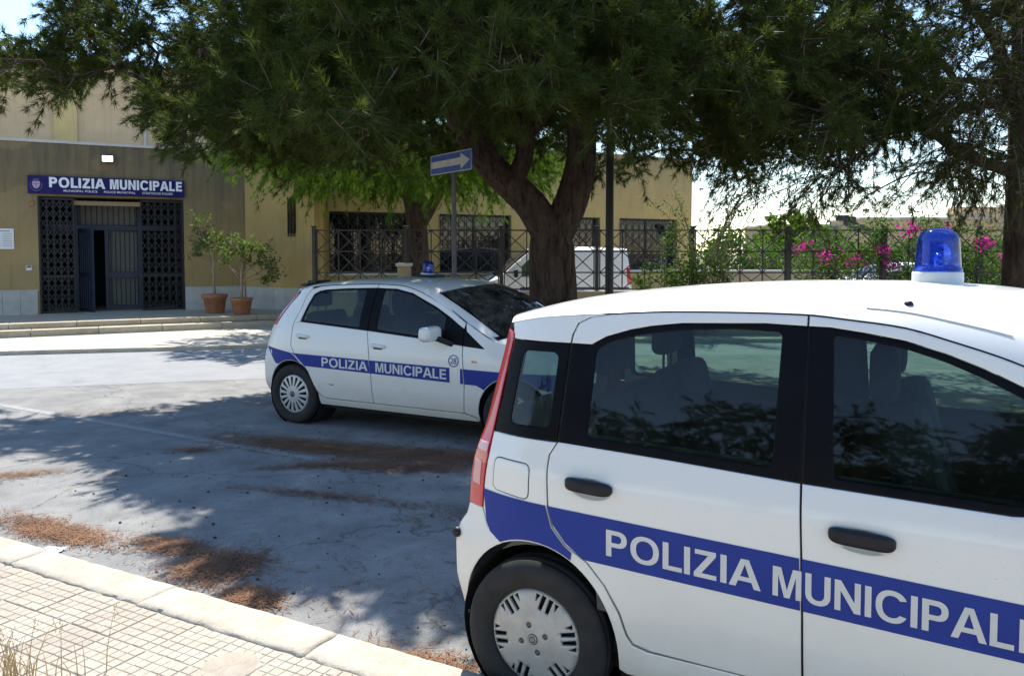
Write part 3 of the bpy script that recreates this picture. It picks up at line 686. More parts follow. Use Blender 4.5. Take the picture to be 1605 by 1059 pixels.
# ---- the near car: tall boxy city car
def near_car():
    root = empty('police_car', sv(-1.295, 3.37), CAR_RZ, 'white boxy police car against the near kerb, tall upright blue beacon on its roof', 'car', 'police cars')
    sk = Skin(wz=[(.2, .735), (.3, .765), (.5, .784), (.75, .790), (.90, .789), (.935, .783), (1.0, .765), (1.06, .750), (1.25, .698), (1.50, .617), (1.65, .55)],
              xr=[(.2, -.32), (.25, -.335), (.344, -.355), (.46, -.381), (.576, -.381), (.62, -.375), (.70, -.326), (.75, -.313), (.81, -.309), (.98, -.282), (1.03, -.264), (1.13, -.243), (1.345, -.212), (1.43, -.203), (1.5, -.19)],
              xf=[(.2, 2.72), (.5, 2.78), (.7, 2.74), (.85, 2.66), (1.1, 2.5)], xr0=.05, xf0=2.1, kr=.115, kf=.16,
              zs=[(-.42, 1.38), (-.3, 1.42), (-.16, 1.455), (0, 1.483), (.235, 1.503), (.5, 1.52), (.8, 1.525), (.92, 1.524), (1.05, 1.513), (1.2, 1.497), (1.35, 1.458), (1.526, 1.40), (1.8, 1.245), (2.2, 1.02), (2.4, .965), (2.6, .88), (2.76, .76)],
              zt=[(-.35, 1.45), (-.2, 1.495), (-.05, 1.53), (.2, 1.567), (.6, 1.602), (.9, 1.615), (1.2, 1.618), (1.47, 1.607), (1.66, 1.585)],
              br=(.14, .12), bf=.24, top=(1.68, 1.53), base=(2.42, 2.2, 1.06, 1.02), crown=(.09, .84))
    A = lambda a0, a1, n=16, e=0.0: arc(0, .287, .335 + e, .374 + e, a0, a1, n)
    bumper = sk.corner(.27, .742, 12) + [(-.235, .742), (-.205, .68)] + [p for p in A(112, 178, 10)] + [(-.334, .27)]
    gap_q = [(.163, 1.486), (.116, 1.462), (.099, 1.42), (.096, 1.390)]
    gap_l = [(.087, 1.034), (.060, .988), (.058, .94), (.064, .80), (.082, .732), (.134, .672), (.218, .624), (.284, .552), (.338, .460), (.364, .385), (.385, .356), (.443, .343)]
    off = 0.007
    door_l = [(x + off, z + (0.002 if z > .5 else 0.008)) for x, z in gap_l]
    quarter = [(-.205, 1.036)] + [(.087, 1.034)] + gap_l[1:] + [(1.885, .338), (1.93, .30), (1.95, .235), (.36, .235)] + A(-6, 112, 22) + [(-.205, .68), (-.231, .745), (-.226, .84), (-.211, .95)]
    upper = [(-.163, 1.390), (.096, 1.390)] + gap_q[::-1][1:] + [(.228, 1.497)] + sk.line(.20, -.185, 8, 0.0) + [(-.175, 1.42)]
    trimq = [(-.203, 1.04), (.086, 1.038), (.095, 1.386), (-.163, 1.386), (-.19, 1.15)]
    qglass = fillet([(-.124, 1.080), (.050, 1.080), (.056, 1.352), (-.103, 1.351)], .03)
    rd = door_l + [(.948, .343), (.944, .67), (.937, .86), (.932, 1.0), (.5, 1.021)]
    rtrim = [(.094, 1.034), (.35, 1.028), (.933, 1.003), (.927, 1.483), (.795, 1.487), (.512, 1.476), (.401, 1.462), (.326, 1.446), (.235, 1.417), (.183, 1.387), (.104, 1.387)]
    rglass = fillet([(.203, 1.065), (.845, 1.036), (.851, 1.462), (.70, 1.466), (.52, 1.456), (.42, 1.442), (.33, 1.424), (.245, 1.398), (.204, 1.370)], .02)
    rframe = [(.104, 1.390), (.183, 1.390), (.235, 1.420), (.326, 1.449), (.401, 1.465), (.512, 1.479), (.795, 1.490), (.926, 1.486), (.926, 1.517)] + sk.line(.92, .245, 12, -.006) + [(.171, 1.486), (.124, 1.462), (.107, 1.42)]
    fd = [(.956, .343), (1.872, .346), (1.868, .6), (1.915, .8), (1.952, 1.0), (1.958, 1.03), (1.5, .985), (.940, 1.0), (.944, .86), (.951, .67)]
    ftop = [(.997, 1.481), (1.112, 1.467), (1.221, 1.449), (1.326, 1.420), (1.427, 1.382), (1.526, 1.335), (1.75, 1.205), (1.93, 1.088)]
    ftrim = [(.941, 1.003), (1.5, .988), (1.95, 1.034), (1.952, 1.075)] + ftop[::-1] + [(.934, 1.482)]
    fglass = fillet([(1.030, 1.026), (1.5, 1.012), (1.80, 1.03), (1.80, 1.14), (1.526, 1.305), (1.427, 1.355), (1.326, 1.396), (1.221, 1.427), (1.112, 1.447), (1.010, 1.460)], .02)
    fframe = [(.933, 1.486)] + [(x, z + .004) for x, z in ftop] + [(1.96, 1.09), (1.965, 1.145)] + sk.line(1.955, .933, 22, -.006)
    wing = [(1.885, .35), (1.88, .60), (1.925, .80), (1.962, 1.0), (1.97, 1.147)] + sk.line(1.98, 2.64, 14, 0) + [(float(sk.xf(z)), z) for z in np.linspace(.84, .28, 10)] + [(2.64, .28)] + arc(2.299, .287, .335, .374, 0, 180, 22) + [(1.955, .25), (1.94, .305)]
    lampl = sk.corner(.745, 1.425, 22) + [(-.166, 1.41), (-.167, 1.386), (-.193, 1.15), (-.206, 1.04), (-.214, .95), (-.229, .84), (-.234, .745)]
    T = lambda x: .811 - .040 * x
    Bt = lambda x: .643 - .038 * x
    qs = [(-.229, T(-.229)), (.060, T(.06)), (.083, .730), (.132, .674), (.165, .650)] + A(62, 118, 10, .006) + [(-.21, .70)]
    rs = [(.068, T(.068)), (.938, T(.938)), (.9435, Bt(.94)), (.211, Bt(.21)), (.14, .684), (.091, .742)]
    fs_ = [(.9455, T(.945)), (1.91, T(1.91)), (1.878, Bt(1.87)), (.9515, Bt(.95))]
    ws = [(1.925, T(1.92)), (2.65, T(2.65)), (2.65, Bt(2.65)), (2.56, Bt(2.56)), (2.45, .655)] + arc(2.299, .287, .341, .380, 60, 120, 8) + [(1.99, Bt(2)), (1.89, Bt(1.89))]
    flap = fillet([(-.178, .832), (-.015, .818), (-.012, .945), (-.172, .950)], .025)
    cup_r = [(x, z - .045 * (x - .232)) for x, z in arc(.232, .890, .076, .036, 0, 360, 28)[:-1]]; cup_f = [(x, z - .045 * (x - 1.117)) for x, z in arc(1.117, .854, .082, .036, 0, 360, 28)[:-1]]
    flap_gap = [(x, z) for x, z in inset(flap, -.004)]
    defs = [('quarter_panel', 'paint', quarter, [flap_gap], 0, .02, .004, None),
            ('flap_recess', 'gap', flap_gap, [], -.006, 0, 0, 'quarter_panel'), ('fuel_flap', 'paint', flap, [], .0005, .006, .002, 'quarter_panel'),
            ('upper_quarter', 'paint', upper, [], 0, .012, .003, 'quarter_panel'),
            ('quarter_trim', 'black_trim', trimq, [qglass], -.002, .012, .003, 'quarter_panel'), ('quarter_window', 'glass', qglass, [], -.006, 0, 0, 'quarter_panel'),
            ('tail_lamp', 'red_lens', lampl, [], .006, .015, .004, None),
            ('reversing_lamp', 'clear_lens', sk.corner(.83, .925, 5, .012) + [(-.240, .925), (-.246, .83)], [], .0085, .002, .001, 'tail_lamp'),
            ('lamp_segment', 'clear_lens', sk.corner(.958, .995, 4, .008) + [(-.214, .995), (-.219, .958)], [], .0085, .002, .001, 'tail_lamp'),
            ('bumper_side', 'paint', bumper, [], 0.003, .015, .005, None), ('quarter_lining', 'headlining', [(-.17, 1.0), (.12, 1.0), (.12, 1.42), (-.14, 1.42)], [inset(qglass, -.012)], -.05, 0, 0, 'quarter_panel'),
            ('rear_door', 'paint', rd, [cup_r], 0, .02, .004, None), ('door_frame', 'paint', rframe, [], 0, .012, .003, 'rear_door'),
            ('window_trim', 'black_trim', rtrim, [rglass], -.003, .012, .003, 'rear_door'), ('door_window', 'glass', rglass, [], -.008, 0, 0, 'rear_door'),
            ('door_lining', 'interior', [(.25, .45), (.92, .38), (.92, 1.045), (.2, 1.075)], [], -.03, 0, 0, 'rear_door'),
            ('front_door', 'paint', fd, [cup_f], 0, .02, .004, None), ('door_frame|f', 'paint', fframe, [], 0, .012, .003, 'front_door'),
            ('window_trim|f', 'black_trim', ftrim, [fglass], -.003, .012, .003, 'front_door'), ('door_window|f', 'glass', fglass, [], -.008, 0, 0, 'front_door'),
            ('door_lining|f', 'interior', [(.97, .38), (1.86, .38), (1.93, 1.03), (1.5, 1.022), (.96, 1.035)], [], -.03, 0, 0, 'front_door'),
            ('front_wing', 'paint', wing, [], 0, .015, .004, None),
            ('blue_stripe|q', 'blue', qs, [], .0018, 0, 0, 'quarter_panel'), ('blue_stripe', 'blue', rs, [], .0018, 0, 0, 'rear_door'),
            ('blue_stripe|f', 'blue', fs_, [], .0018, 0, 0, 'front_door'), ('blue_stripe|w', 'blue', ws, [], .0018, 0, 0, 'front_wing'),
            ('gap_backing', 'gap', [(-.19, .70), (.4, .40), (1.95, .36), (1.95, 1.02), (-.19, 1.03)], [arc(0, .287, .372, .41, 0, 360, 30)[:-1]], -.02, 0, 0, None),
            ('pillar_backing', 'gap', [(.88, .98), (.99, .98), (.99, 1.50), (.88, 1.50)], [], -.016, 0, 0, None),
            ('roof_gutter', 'gap', sk.line(.20, 1.95, 24, .006) + sk.line(1.95, .20, 24, -.022), [], -.016, 0, 0, None)]
    made = car_panels(root, sk, defs)
    for mir, d in made.items():
        for nm, cup, cx, cz in (('rear_door', cup_r, .232, .890), ('front_door', cup_f, 1.117, .854)):
            def cm(x, z, off, cx=cx, cz=cz):
                r2 = np.clip(((x - cx) / .076) ** 2 + ((z + .045 * (x - cx) - cz) / .038) ** 2, 0, 1); return sk.side(x, z, off - .026 * (1 - r2) ** .8)
            panel('handle_cup', cup, [], cm, M['paint'], d[nm], step=.012, lip=0, edge=0, mirror=mir, seg=.01)
        handle(root, sk, .141, .319, .908, .900, .050, 'black_plastic', mir, d['rear_door']); handle(root, sk, 1.021, 1.210, .872, .864, .052, 'black_plastic', mir, d['front_door'])
        rp = MB().lathe([(.001, .012), (.014, .010), (.02, .002), (.02, -.01)], 16, 'Y'); rp.v = [(x, -y if not mir else y, z) for x, y, z in rp.v]
        rp.build('parking_sensor', M['black_plastic'], d['bumper_side'], loc=(-.368, (-1 if not mir else 1) * .712, .615))
    shell(root, sk, 'paint', tailglass=(1.03, 1.38), screen_q=.94)
    def put(x0, z0, mir, W):
        def f(x, z):
            xx = x0 + x if not mir else x0 + W - x; zz = z0 - .0415 * (xx - .297) + z
            y = sk.half(xx, zz) + .0034; return np.stack([xx, -y if not mir else y, zz], 1)
        return f
    for mir in (False, True):
        lettering('lettering', 'POLIZIA', .527, .093, put(.297, .668, mir, .527 if not mir else 1.32), M['letter'], root, weight=.195)
        lettering('lettering', 'MUNICIPALE', .727, .095, put(.860, .666, mir, .727 if not mir else .20), M['letter'], root, weight=.195)
    # dark drip rail on the roof edge ahead of the beacon, aerial foot
    g = MB(); g.tube([Vector(sk.roof(x, -.93)) + Vector((0, 0, .002)) for x in np.linspace(1.10, 1.50, 12)], .0022, 6); g.build('roof_seam', M['beacon_base'], root)
    MB().lathe([(.014, -.004), (.014, .004), (.008, .010), (.001, .011)], 14).build('washer_nozzle', M['black_plastic'], root, loc=sk.roof(1.22, -.84))
    beacon(root, 1.30, 0.0, 1.613, .084, .205, .042)
    holes = []
    for k in range(6):
        a = math.radians(11 + 60 * k)
        holes += [slot(a, .114, .170, -.0150, .0075, .0095), slot(a, .114, .170, .0150, .0075, .0095), slot(a, .138, .165, -.0405, .001, .009), slot(a, .138, .165, .0405, .001, .009)]
    holes += [arc(.052 * math.cos(a), .052 * math.sin(a), .011, .011, 0, 360, 12)[:-1] for a in [math.radians(20 + 90 * k) for k in range(4)]]
    wh = wheel(.289, .182, .165, holes, 'hub', 4, root, .183)
    for k in range(4):
        a = math.radians(20 + 90 * k); MB().lathe([(.001, -.006), (.008, -.006), (.010, .004), (.010, .02)], 10, 'Y').build('wheel_bolt', M['bolt'], wh, loc=(.052 * math.cos(a), -.0825 * .86 - .006, .052 * math.sin(a)))
    e = MB().lathe([(.001, -.003), (.019, -.003), (.021, 0), (.021, .004)], 24, 'Y').build('hub_emblem', M['bolt'], wh, loc=(0, -.0825 * .86 - .0135, 0))
    MB().lathe([(.0135, -.0045), (.016, -.0045), (.016, .002), (.0135, .002)][::-1], 24, 'Y').build('emblem_ring', M['alloy'], wh, loc=(0, -.0825 * .86 - .0135, 0))
    em = MB()
    for dx in (-.005, 0, .005): em.box((dx, -.0045, 0), (.0022, .003, .013))
    em.build('emblem_bars', M['alloy'], wh, loc=(0, -.0825 * .86 - .0135, 0))
    for x in (0, 2.299):
        for sg in (1, -1):
            c = wh if (x == 0 and sg == 1) else copy_tree(wh, root)
            c.location = (x, -sg * .685, .289); c.rotation_euler = (0, 0.0, 0 if sg == 1 else math.pi)
            arches(root, (x, .289), .335, .70, -sg)
    cabin(root, -.3, 2.3, .74, .30, [(1.55, (-.36, .36), .46, .50), (.56, (-.36, .36), .48, .54)], 2.02, 1.02, .36)
    MB().box((1.9, -.02, 1.38), (.03, .22, .07)).build('rear_view_mirror', M['black_plastic'], root, bevel=.012)
    MB().box((1.0, 0, .24), (2.0, 1.3, .08)).build('underbody', M['dark'], root)
    for sg in (-1, 1):
        mm = MB().box((1.80, sg * .90, 1.06), (.10, .17, .15)).build('wing_mirror', M['black_plastic'], root, bevel=.035, seg=3)
        MB().bar((1.84, sg * .74, 1.03), (1.80, sg * .86, 1.04), .05, .04).build('mirror_arm', M['black_plastic'], mm)
    return root
near_car()

# ---- the second car: sloping five-door hatchback
def far_car():
    root = empty('police_car', sv(-5.714, 6.83), CAR_RZ, 'white hatchback police car numbered 28, parked in tree shade before the entrance', 'car', 'police cars')
    sk = Skin(wz=[(.2, .755), (.3, .80), (.46, .828), (.71, .835), (.88, .818), (1.0, .795), (1.25, .70), (1.41, .62), (1.5, .56)],
              xr=[(.2, -.33), (.25, -.36), (.39, -.439), (.6, -.437), (.80, -.392), (.97, -.342), (1.22, -.175), (1.32, -.09), (1.40, -.05)],
              xf=[(.2, 2.98), (.45, 3.06), (.6, 3.03), (.72, 2.95), (.9, 2.8)], xr0=.15, xf0=2.2, kr=.11, kf=.20,
              zs=[(-.2, 1.28), (-.05, 1.345), (.1, 1.375), (.3, 1.397), (.6, 1.414), (.95, 1.424), (1.2, 1.417), (1.4, 1.38), (1.65, 1.29), (1.85, 1.20), (2.05, 1.09), (2.33, .955), (2.6, .895), (2.85, .80), (2.99, .70)],
              zt=[(-.3, 1.365), (-.1, 1.40), (.22, 1.44), (.62, 1.468), (1.0, 1.478), (1.48, 1.462), (1.83, 1.418)],
              br=(.20, .20), bf=.34, top=(1.86, 1.60), base=(2.62, 2.34, .995, .952), crown=(.10, .735))
    R = .345; A = lambda a0, a1, n=16, e=0.0: arc(0, .300, R - .005 + e, R + e, a0, a1, n)
    bumper = sk.corner(.25, .74, 10) + [(-.30, .74), (-.27, .60)] + [p for p in A(131, 182, 8)] + [(-.345, .25)]
    gapl = [(.086, 1.30), (.058, 1.16), (.004, 1.03), (-.006, .98), (-.008, .80), (.058, .70), (.226, .552), (.336, .345), (.37, .307), (.42, .290)]
    quarter = [(-.105, 1.355)] + sk.line(-.04, .13, 5, 0) + [(.132, 1.358)] + gapl + [(2.02, .290), (2.13, .262), (2.16, .225), (.34, .225)] + A(-8, 131, 24) + [(-.27, .60), (-.30, .745)] + sk.corner(.745, .985, 6) + [(-.28, .99), (-.14, 1.20), (-.04, 1.31)]
    lampl = sk.corner(.99, 1.315, 12) + [(-.05, 1.305), (-.148, 1.20), (-.287, .992)]
    ddown = [(x + .008, z + (.0 if z > .5 else .007)) for x, z in gapl]
    rd = [ddown[2]] + ddown[3:] + [(1.012, .297), (1.005, .52), (.98, .77), (.945, .982), (.5, 1.008), (.095, 1.032)]
    rtrim = [(.092, 1.034), (.5, 1.011), (.944, .985), (.944, 1.383), (.582, 1.372), (.309, 1.352), (.24, 1.337), (.182, 1.305), (.145, 1.215)]
    rglass = fillet([(.125, 1.050), (.5, 1.030), (.835, 1.010), (.825, 1.362), (.582, 1.354), (.315, 1.334), (.25, 1.320), (.20, 1.290), (.165, 1.205)], .02)
    rframe = [ddown[2], (.088, 1.035), (.141, 1.216), (.178, 1.308), (.238, 1.341), (.309, 1.356), (.582, 1.376), (.944, 1.387)] + sk.line(.944, .25, 10, -.007) + [(.14, 1.358), (.094, 1.30), (.066, 1.16)]
    fd = [(1.020, .297), (2.018, .297), (2.030, .40), (2.040, .575), (2.020, .80), (2.012, .897), (1.595, .937), (.952, .982), (.988, .77), (1.013, .52)]
    dtop = [(.952, 1.383), (1.185, 1.378), (1.379, 1.342), (1.678, 1.225), (1.85, 1.14), (2.012, 1.045)]
    ftrim = [(.952, .985), (1.595, .940), (2.012, .901)] + dtop[::-1]
    fglass = fillet([(1.055, 1.00), (1.595, .962), (1.80, .945), (1.80, 1.140), (1.66, 1.215), (1.37, 1.328), (1.185, 1.361), (1.045, 1.364)], .02)
    fframe = [(x, z + .004) for x, z in dtop] + [(2.020, 1.10)] + sk.line(2.01, .952, 20, -.007)
    sail = [(2.020, .902), (2.235, .886), (2.044, 1.022), (2.020, 1.036)]
    wing1 = [(2.026, .30), (2.038, .40), (2.048, .575), (2.028, .80), (2.022, .896), (2.25, .880), (2.044, 1.028), (2.028, 1.10)] + sk.line(2.05, 2.93, 18, 0) + [(float(sk.xf(z)), z) for z in np.linspace(.735, .25, 8)] + [(2.85, .25)] + arc(2.51, .300, R - .005, R, -8, 188, 24) + [(2.165, .225), (2.14, .268)]
    T = lambda x: .722 - .0125 * x
    Bt = lambda x: .606 - .0215 * x
    qs = [(float(sk.xr(.76)) + .02, .765), (-.006, T(0) + .003), (.052, .695), (.20, .566), (.195, .592)] + A(58, 122, 10, .006) + [(-.23, .60)]
    rs = [(.004, T(0)), (.984, T(.98)), (1.003, Bt(1.0)), (.19, Bt(.19)), (.066, .700)]
    fs_ = [(.992, T(.99)), (1.893, T(1.89)), (1.893, Bt(1.89)), (1.011, Bt(1.0))]
    ws = [(2.004, T(2)), (2.028, T(2.03)), (2.036, Bt(2.03)), (2.004, Bt(2))]
    ws2 = [(2.036, T(2.03)), (2.90, T(2.9)), (2.90, Bt(2.9)), (2.82, Bt(2.8))] + arc(2.51, .300, R, R + .006, 50, 140, 12) + [(2.17, Bt(2.17)), (2.047, Bt(2.05))]
    flap = arc(-.255, .835, .055, .062, 0, 360, 24)[:-1]
    defs = [('quarter_panel', 'paint', quarter, [], 0, .02, .004, None), ('fuel_flap', 'paint', flap, [], .002, .004, .002, 'quarter_panel'),
            ('tail_lamp', 'pink_lens', lampl, [], .006, .012, .003, None), ('bumper_side', 'paint', bumper, [], .002, .015, .004, None),
            ('rear_door', 'paint', rd, [], 0, .02, .004, None), ('door_frame', 'paint', rframe, [], 0, .012, .003, 'rear_door'),
            ('window_trim', 'black_trim', rtrim, [rglass], -.003, .01, .003, 'rear_door'), ('door_window', 'glass', rglass, [], -.007, 0, 0, 'rear_door'),
            ('door_lining', 'interior', [(.25, .45), (.95, .38), (.93, 1.018), (.1, 1.06)], [], -.03, 0, 0, 'rear_door'),
            ('front_door', 'paint', fd, [], 0, .02, .004, None), ('door_frame|f', 'paint', fframe, [], 0, .012, .003, 'front_door'),
            ('window_trim|f', 'black_trim', ftrim, [fglass], -.003, .01, .003, 'front_door'), ('door_window|f', 'glass', fglass, [], -.007, 0, 0, 'front_door'),
            ('door_lining|f', 'interior', [(1.03, .38), (1.95, .38), (1.98, .94), (1.595, .972), (.98, 1.01)], [], -.03, 0, 0, 'front_door'),
            ('front_wing', 'paint', wing1, [], 0, .015, .004, None), ('quarter_light', 'black_trim', sail, [], -.002, .008, .002, 'front_wing'),
            ('blue_stripe|q', 'blue', qs, [], .0022, 0, 0, 'quarter_panel'), ('blue_stripe', 'blue', rs, [], .0022, 0, 0, 'rear_door'), ('blue_stripe|f', 'blue', fs_, [], .0022, 0, 0, 'front_door'),
            ('blue_stripe|g', 'blue', ws, [], .0022, 0, 0, 'front_door'), ('blue_stripe|w', 'blue', ws2, [], .0022, 0, 0, 'front_wing'),
            ('side_repeater', 'amber', fillet([(2.12, .758), (2.175, .756), (2.175, .776), (2.12, .778)], .009), [], .006, .006, .003, 'front_wing'),
            ('side_badge', 'gap', fillet([(.49, .435), (.55, .435), (.55, .443), (.49, .443)], .003), [], .002, .002, .001, 'rear_door'),
            ('gap_backing', 'gap', [(-.2, .62), (.4, .34), (2.12, .32), (2.12, .88), (-.05, 1.0)], [arc(0, .3, R + .03, R + .03, 0, 360, 30)[:-1]], -.02, 0, 0, None),
            ('pillar_backing', 'gap', [(.90, .96), (1.0, .96), (1.0, 1.40), (.90, 1.40)], [], -.016, 0, 0, None),
            ('roof_gutter', 'gap', sk.line(.16, 2.03, 24, .004) + sk.line(2.03, .16, 24, -.020), [], -.014, 0, 0, None)]
    made = car_panels(root, sk, defs)
    for mir, d in made.items():
        handle(root, sk, .075, .235, .905, .892, .030, 'paint', mir, d['rear_door']); handle(root, sk, 1.01, 1.175, .855, .845, .032, 'paint', mir, d['front_door'])
        sg = 1 if mir else -1
        for (x, z) in ((.155, .878), (1.09, .828)):  # flat dark patches on the skin paint the shade under each handle
            V = sk.side(np.array([x - .05, x + .05, x + .05, x - .05]), np.array([z - .011, z - .011, z + .011, z + .011]), .001)
            me = bpy.data.meshes.new('handle_shade'); me.from_pydata([(a, -b if mir else b, c) for a, b, c in V], [], [(0, 1, 2, 3) if not mir else (3, 2, 1, 0)]); link('handle_shade', me, M['gap'], d['rear_door'] if x < .5 else d['front_door'])
    shell(root, sk, 'paint', tailglass=(.97, 1.30), screen_q=.91)
    sp = MB().box((-.12, -.0, 1.388), (.10, .98, .03)).build('roof_spoiler', M['black_plastic'], root, bevel=.014)
    MB().box((-.15, -.22, 1.405), (.12, .24, .05)).build('spoiler_lamp', M['black_plastic'], sp, bevel=.01)
    def put(x0, z0, mir, W):
        def f(x, z):
            xx = x0 + x if not mir else x0 + W - x; zz = z0 - .0150 * (xx - .408) + z
            y = sk.half(xx, zz) + .0040; return np.stack([xx, -y if not mir else y, zz], 1)
        return f
    for mir in (False, True):
        lettering('lettering', 'POLIZIA', .565, .088, put(.412, .614, mir, .565 if not mir else 1.445), M['letter'], root, weight=.20)
        lettering('lettering', 'MUNICIPALE', .790, .090, put(1.070, .613, mir, .79 if not mir else .132), M['letter'], root, weight=.20)
        lettering('number_text', '28', .062, .054, put(1.904, .759, mir, .062), M['blue'], root, .0)
        ring = arc(1.935, .763, .054, .054, 0, 360, 32); ri = arc(1.935, .763, .046, .046, 0, 360, 32)
        V = [tuple(p) for p in sk.side(np.array([p[0] for p in ring + ri]), np.array([p[1] for p in ring + ri]), .004)]
        F = [(33 + i, i, i + 1, 34 + i) for i in range(32)]
        if mir: V = [(a, -b, c) for a, b, c in V]; F = [tuple(reversed(f)) for f in F]
        me = bpy.data.meshes.new('number_ring'); me.from_pydata(V, [], F); link('number_ring', me, M['blue'], root)
    b = MB().box((1.13, 0, 1.488), (.24, .20, .03)).build('beacon_foot', M['black_plastic'], root, bevel=.01)
    beacon(root, 1.10, 0, 1.497, .070, .145, .02, lean=.10)
    holes = []
    for k in range(16):
        a = math.radians(6 + 22.5 * k); holes.append(fillet(slot(a, .082, .174, 0, .0055, .0175), .008, 2))
    wh = wheel(.300, .195, .185, holes, 'alloy', 4, root, .197)
    MB().lathe([(.001, -.004), (.028, -.004), (.030, 0), (.030, .004)], 20, 'Y').build('hub_emblem', M['bolt'], wh, loc=(0, -.0925 * .86 - .0135, 0))
    for x in (0, 2.51):
        for sg in (1, -1):
            c = wh if (x == 0 and sg == 1) else copy_tree(wh, root)
            c.location = (x, -sg * .715, .300); c.rotation_euler = (0, 0, 0 if sg == 1 else math.pi); arches(root, (x, .30), R - .012, .76, -sg)
    cabin(root, -.3, 2.5, .76, .28, [(1.45, (-.37, .37), .38, .48), (.42, (-.38, .38), .40, .54)], 2.18, .97, .37)
    MB().box((1.98, 0, 1.27), (.03, .22, .06)).build('rear_view_mirror', M['black_plastic'], root, bevel=.012)
    MB().box((1.2, 0, .22), (2.2, 1.4, .08)).build('underbody', M['dark'], root)
    for sg in (-1, 1):
        mm = MB().box((1.76, sg * .945, 1.005), (.12, .25, .135)).build('wing_mirror', M['paint'], root, bevel=.058, seg=5)
        MB().bar((1.90, sg * .79, .905), (1.78, sg * .90, .97), .07, .05).build('mirror_arm', M['black_plastic'], mm, bevel=.015)
    return root
far_car()

# ------------------------------------------------------------------ ground, road, pavements
def sheet(name, poly, z, m, kind='structure', parent=None):
    me = bpy.data.meshes.new(name); me.from_pydata([(x, y, z) for x, y in poly], [], [tuple(range(len(poly)))]); me.update()
    o = link(name, me, m, parent); return tag(o, kind=kind)
sheet('ground', [(-900, -900), (900, -900), (900, 900), (-900, 900)], -0.03, M['earth'])
sheet('parking_lot', [(-70, -30), (70, -30), (70, 16.4), (-70, 16.4)], 0.0, M['asphalt'])
sheet('road', [(-68, -7.2), (-3.38, 10.89), (-1.2, 12.6), (1.5, 13.4), (30, 13.4), (30, 15.25), (-0.4, 15.25), (-4.4, 14.33), (-68, -0.65)], 0.002, M['road'])
yard = sheet('compound_yard', [(-4.6, 16.7), (40, 16.7), (40, 40), (-4.6, 40)], -0.005, M['pave'])
def strip(name, a, b, w, z, m):
    a, b = Vector(a), Vector(b); d = (b - a).normalized(); n = Vector((-d.y, d.x)) * w / 2
    return sheet(name, [tuple(a - n), tuple(b - n), tuple(b + n), tuple(a + n)], z, m)
strip('parking_line', (-6.0, 9.09), (-1.6, 6.57), .10, 0.003, M['line'])

def rough_block(name, L, W, H, m, parent, n=(10, 3), amp=0.008, bev=0.016, seed=0):
    """a worn stone block: subdivided box whose edges are rounded and chipped"""
    r = random.Random(seed); nx, ny = n; V = []; F = []
    xs = [-L / 2, -L / 2 + bev] + [(-L / 2 + L * i / nx) for i in range(1, nx)] + [L / 2 - bev, L / 2]
    ys = [-W / 2, -W / 2 + bev] + [(-W / 2 + W * i / ny) for i in range(1, ny)] + [W / 2 - bev, W / 2]
    for i, x in enumerate(xs):
        for j, y in enumerate(ys):
            e = (i in (0, len(xs) - 1)) + (j in (0, len(ys) - 1))
            V.append((x, y + r.uniform(-amp, amp) * (1.2 if e else .3), H - (bev * .8 if e else 0) - abs(r.gauss(0, amp * (0.9 if e else .35)))))
    k = len(ys)
    F = [(i * k + j, (i + 1) * k + j, (i + 1) * k + j + 1, i * k + j + 1) for i in range(len(xs) - 1) for j in range(k - 1)]
    b = len(V); ring = [i * k for i in range(len(xs))] + [(len(xs) - 1) * k + j for j in range(1, k)] + [i * k + k - 1 for i in range(len(xs) - 2, -1, -1)] + [j for j in range(k - 2, 0, -1)]
    for i in ring: V.append((V[i][0], V[i][1], 0.0))
    q = len(ring); F += [(ring[(i + 1) % q], ring[i], b + i, b + (i + 1) % q) for i in range(q)]
    me = bpy.data.meshes.new(name); me.from_pydata(V, [], F); me.polygons.foreach_set('use_smooth', [i < (len(xs) - 1) * (k - 1) for i in range(len(F))]); me.update()
    return me

# near pavement: mortar bed, kerb stones, patterned cement tiles
pv = sheet('pavement', [tuple(sv(-30, 2.36).xy), tuple(sv(-30, -8).xy), tuple(sv(14, -8).xy), tuple(sv(14, 2.36).xy)], 0.1122, M['tile_base'])
kerb_me = [rough_block('kerb_stone', .998, .222, .127, M['kerb'], None, (22, 4), .0075, .012, s) for s in range(4)]
for me in kerb_me: me.materials.append(M['kerb'])
for i in range(16):
    o = link('kerb_stone', kerb_me[i % 4], None, pv); p = sv(-9.7 + i, 2.462 + random.uniform(-.004, .004), random.uniform(-.003, .003)); o.location = p; o.rotation_euler = (0, 0, CAR_RZ + random.uniform(-.004, .004))
def tile_mesh(seed):
    r = random.Random(seed); m = MB(); S_ = .25; n = 5; c = (S_ - .006) / n
    for i in range(n):
        for j in range(n):
            x, y = -S_ / 2 + .003 + c * (i + .5), -S_ / 2 + .003 + c * (j + .5); h = c / 2 - .0012; t = h - .0025; z = .0125 + r.uniform(-.0012, .0008); zb = .0108
            m.add([(x - h, y - h, zb), (x + h, y - h, zb), (x + h, y + h, zb), (x - h, y + h, zb), (x - t, y - t, z), (x + t, y - t, z), (x + t, y + t, z), (x - t, y + t, z)],
                  [(0, 1, 5, 4), (1, 2, 6, 5), (2, 3, 7, 6), (3, 0, 4, 7), (4, 5, 6, 7)])
    q = S_ / 2 - .0022
    m.add([(-q, -q, 0), (q, -q, 0), (q, q, 0), (-q, q, 0), (-q, -q, .0092), (q, -q, .0092), (q, q, .0092), (-q, q, .0092)], [(4, 5, 6, 7), (0, 1, 5, 4), (1, 2, 6, 5), (2, 3, 7, 6), (3, 0, 4, 7)])
    me = bpy.data.meshes.new('paving_tile'); me.from_pydata(m.v, [], m.f); me.update(); me.materials.append(M['tile']); return me
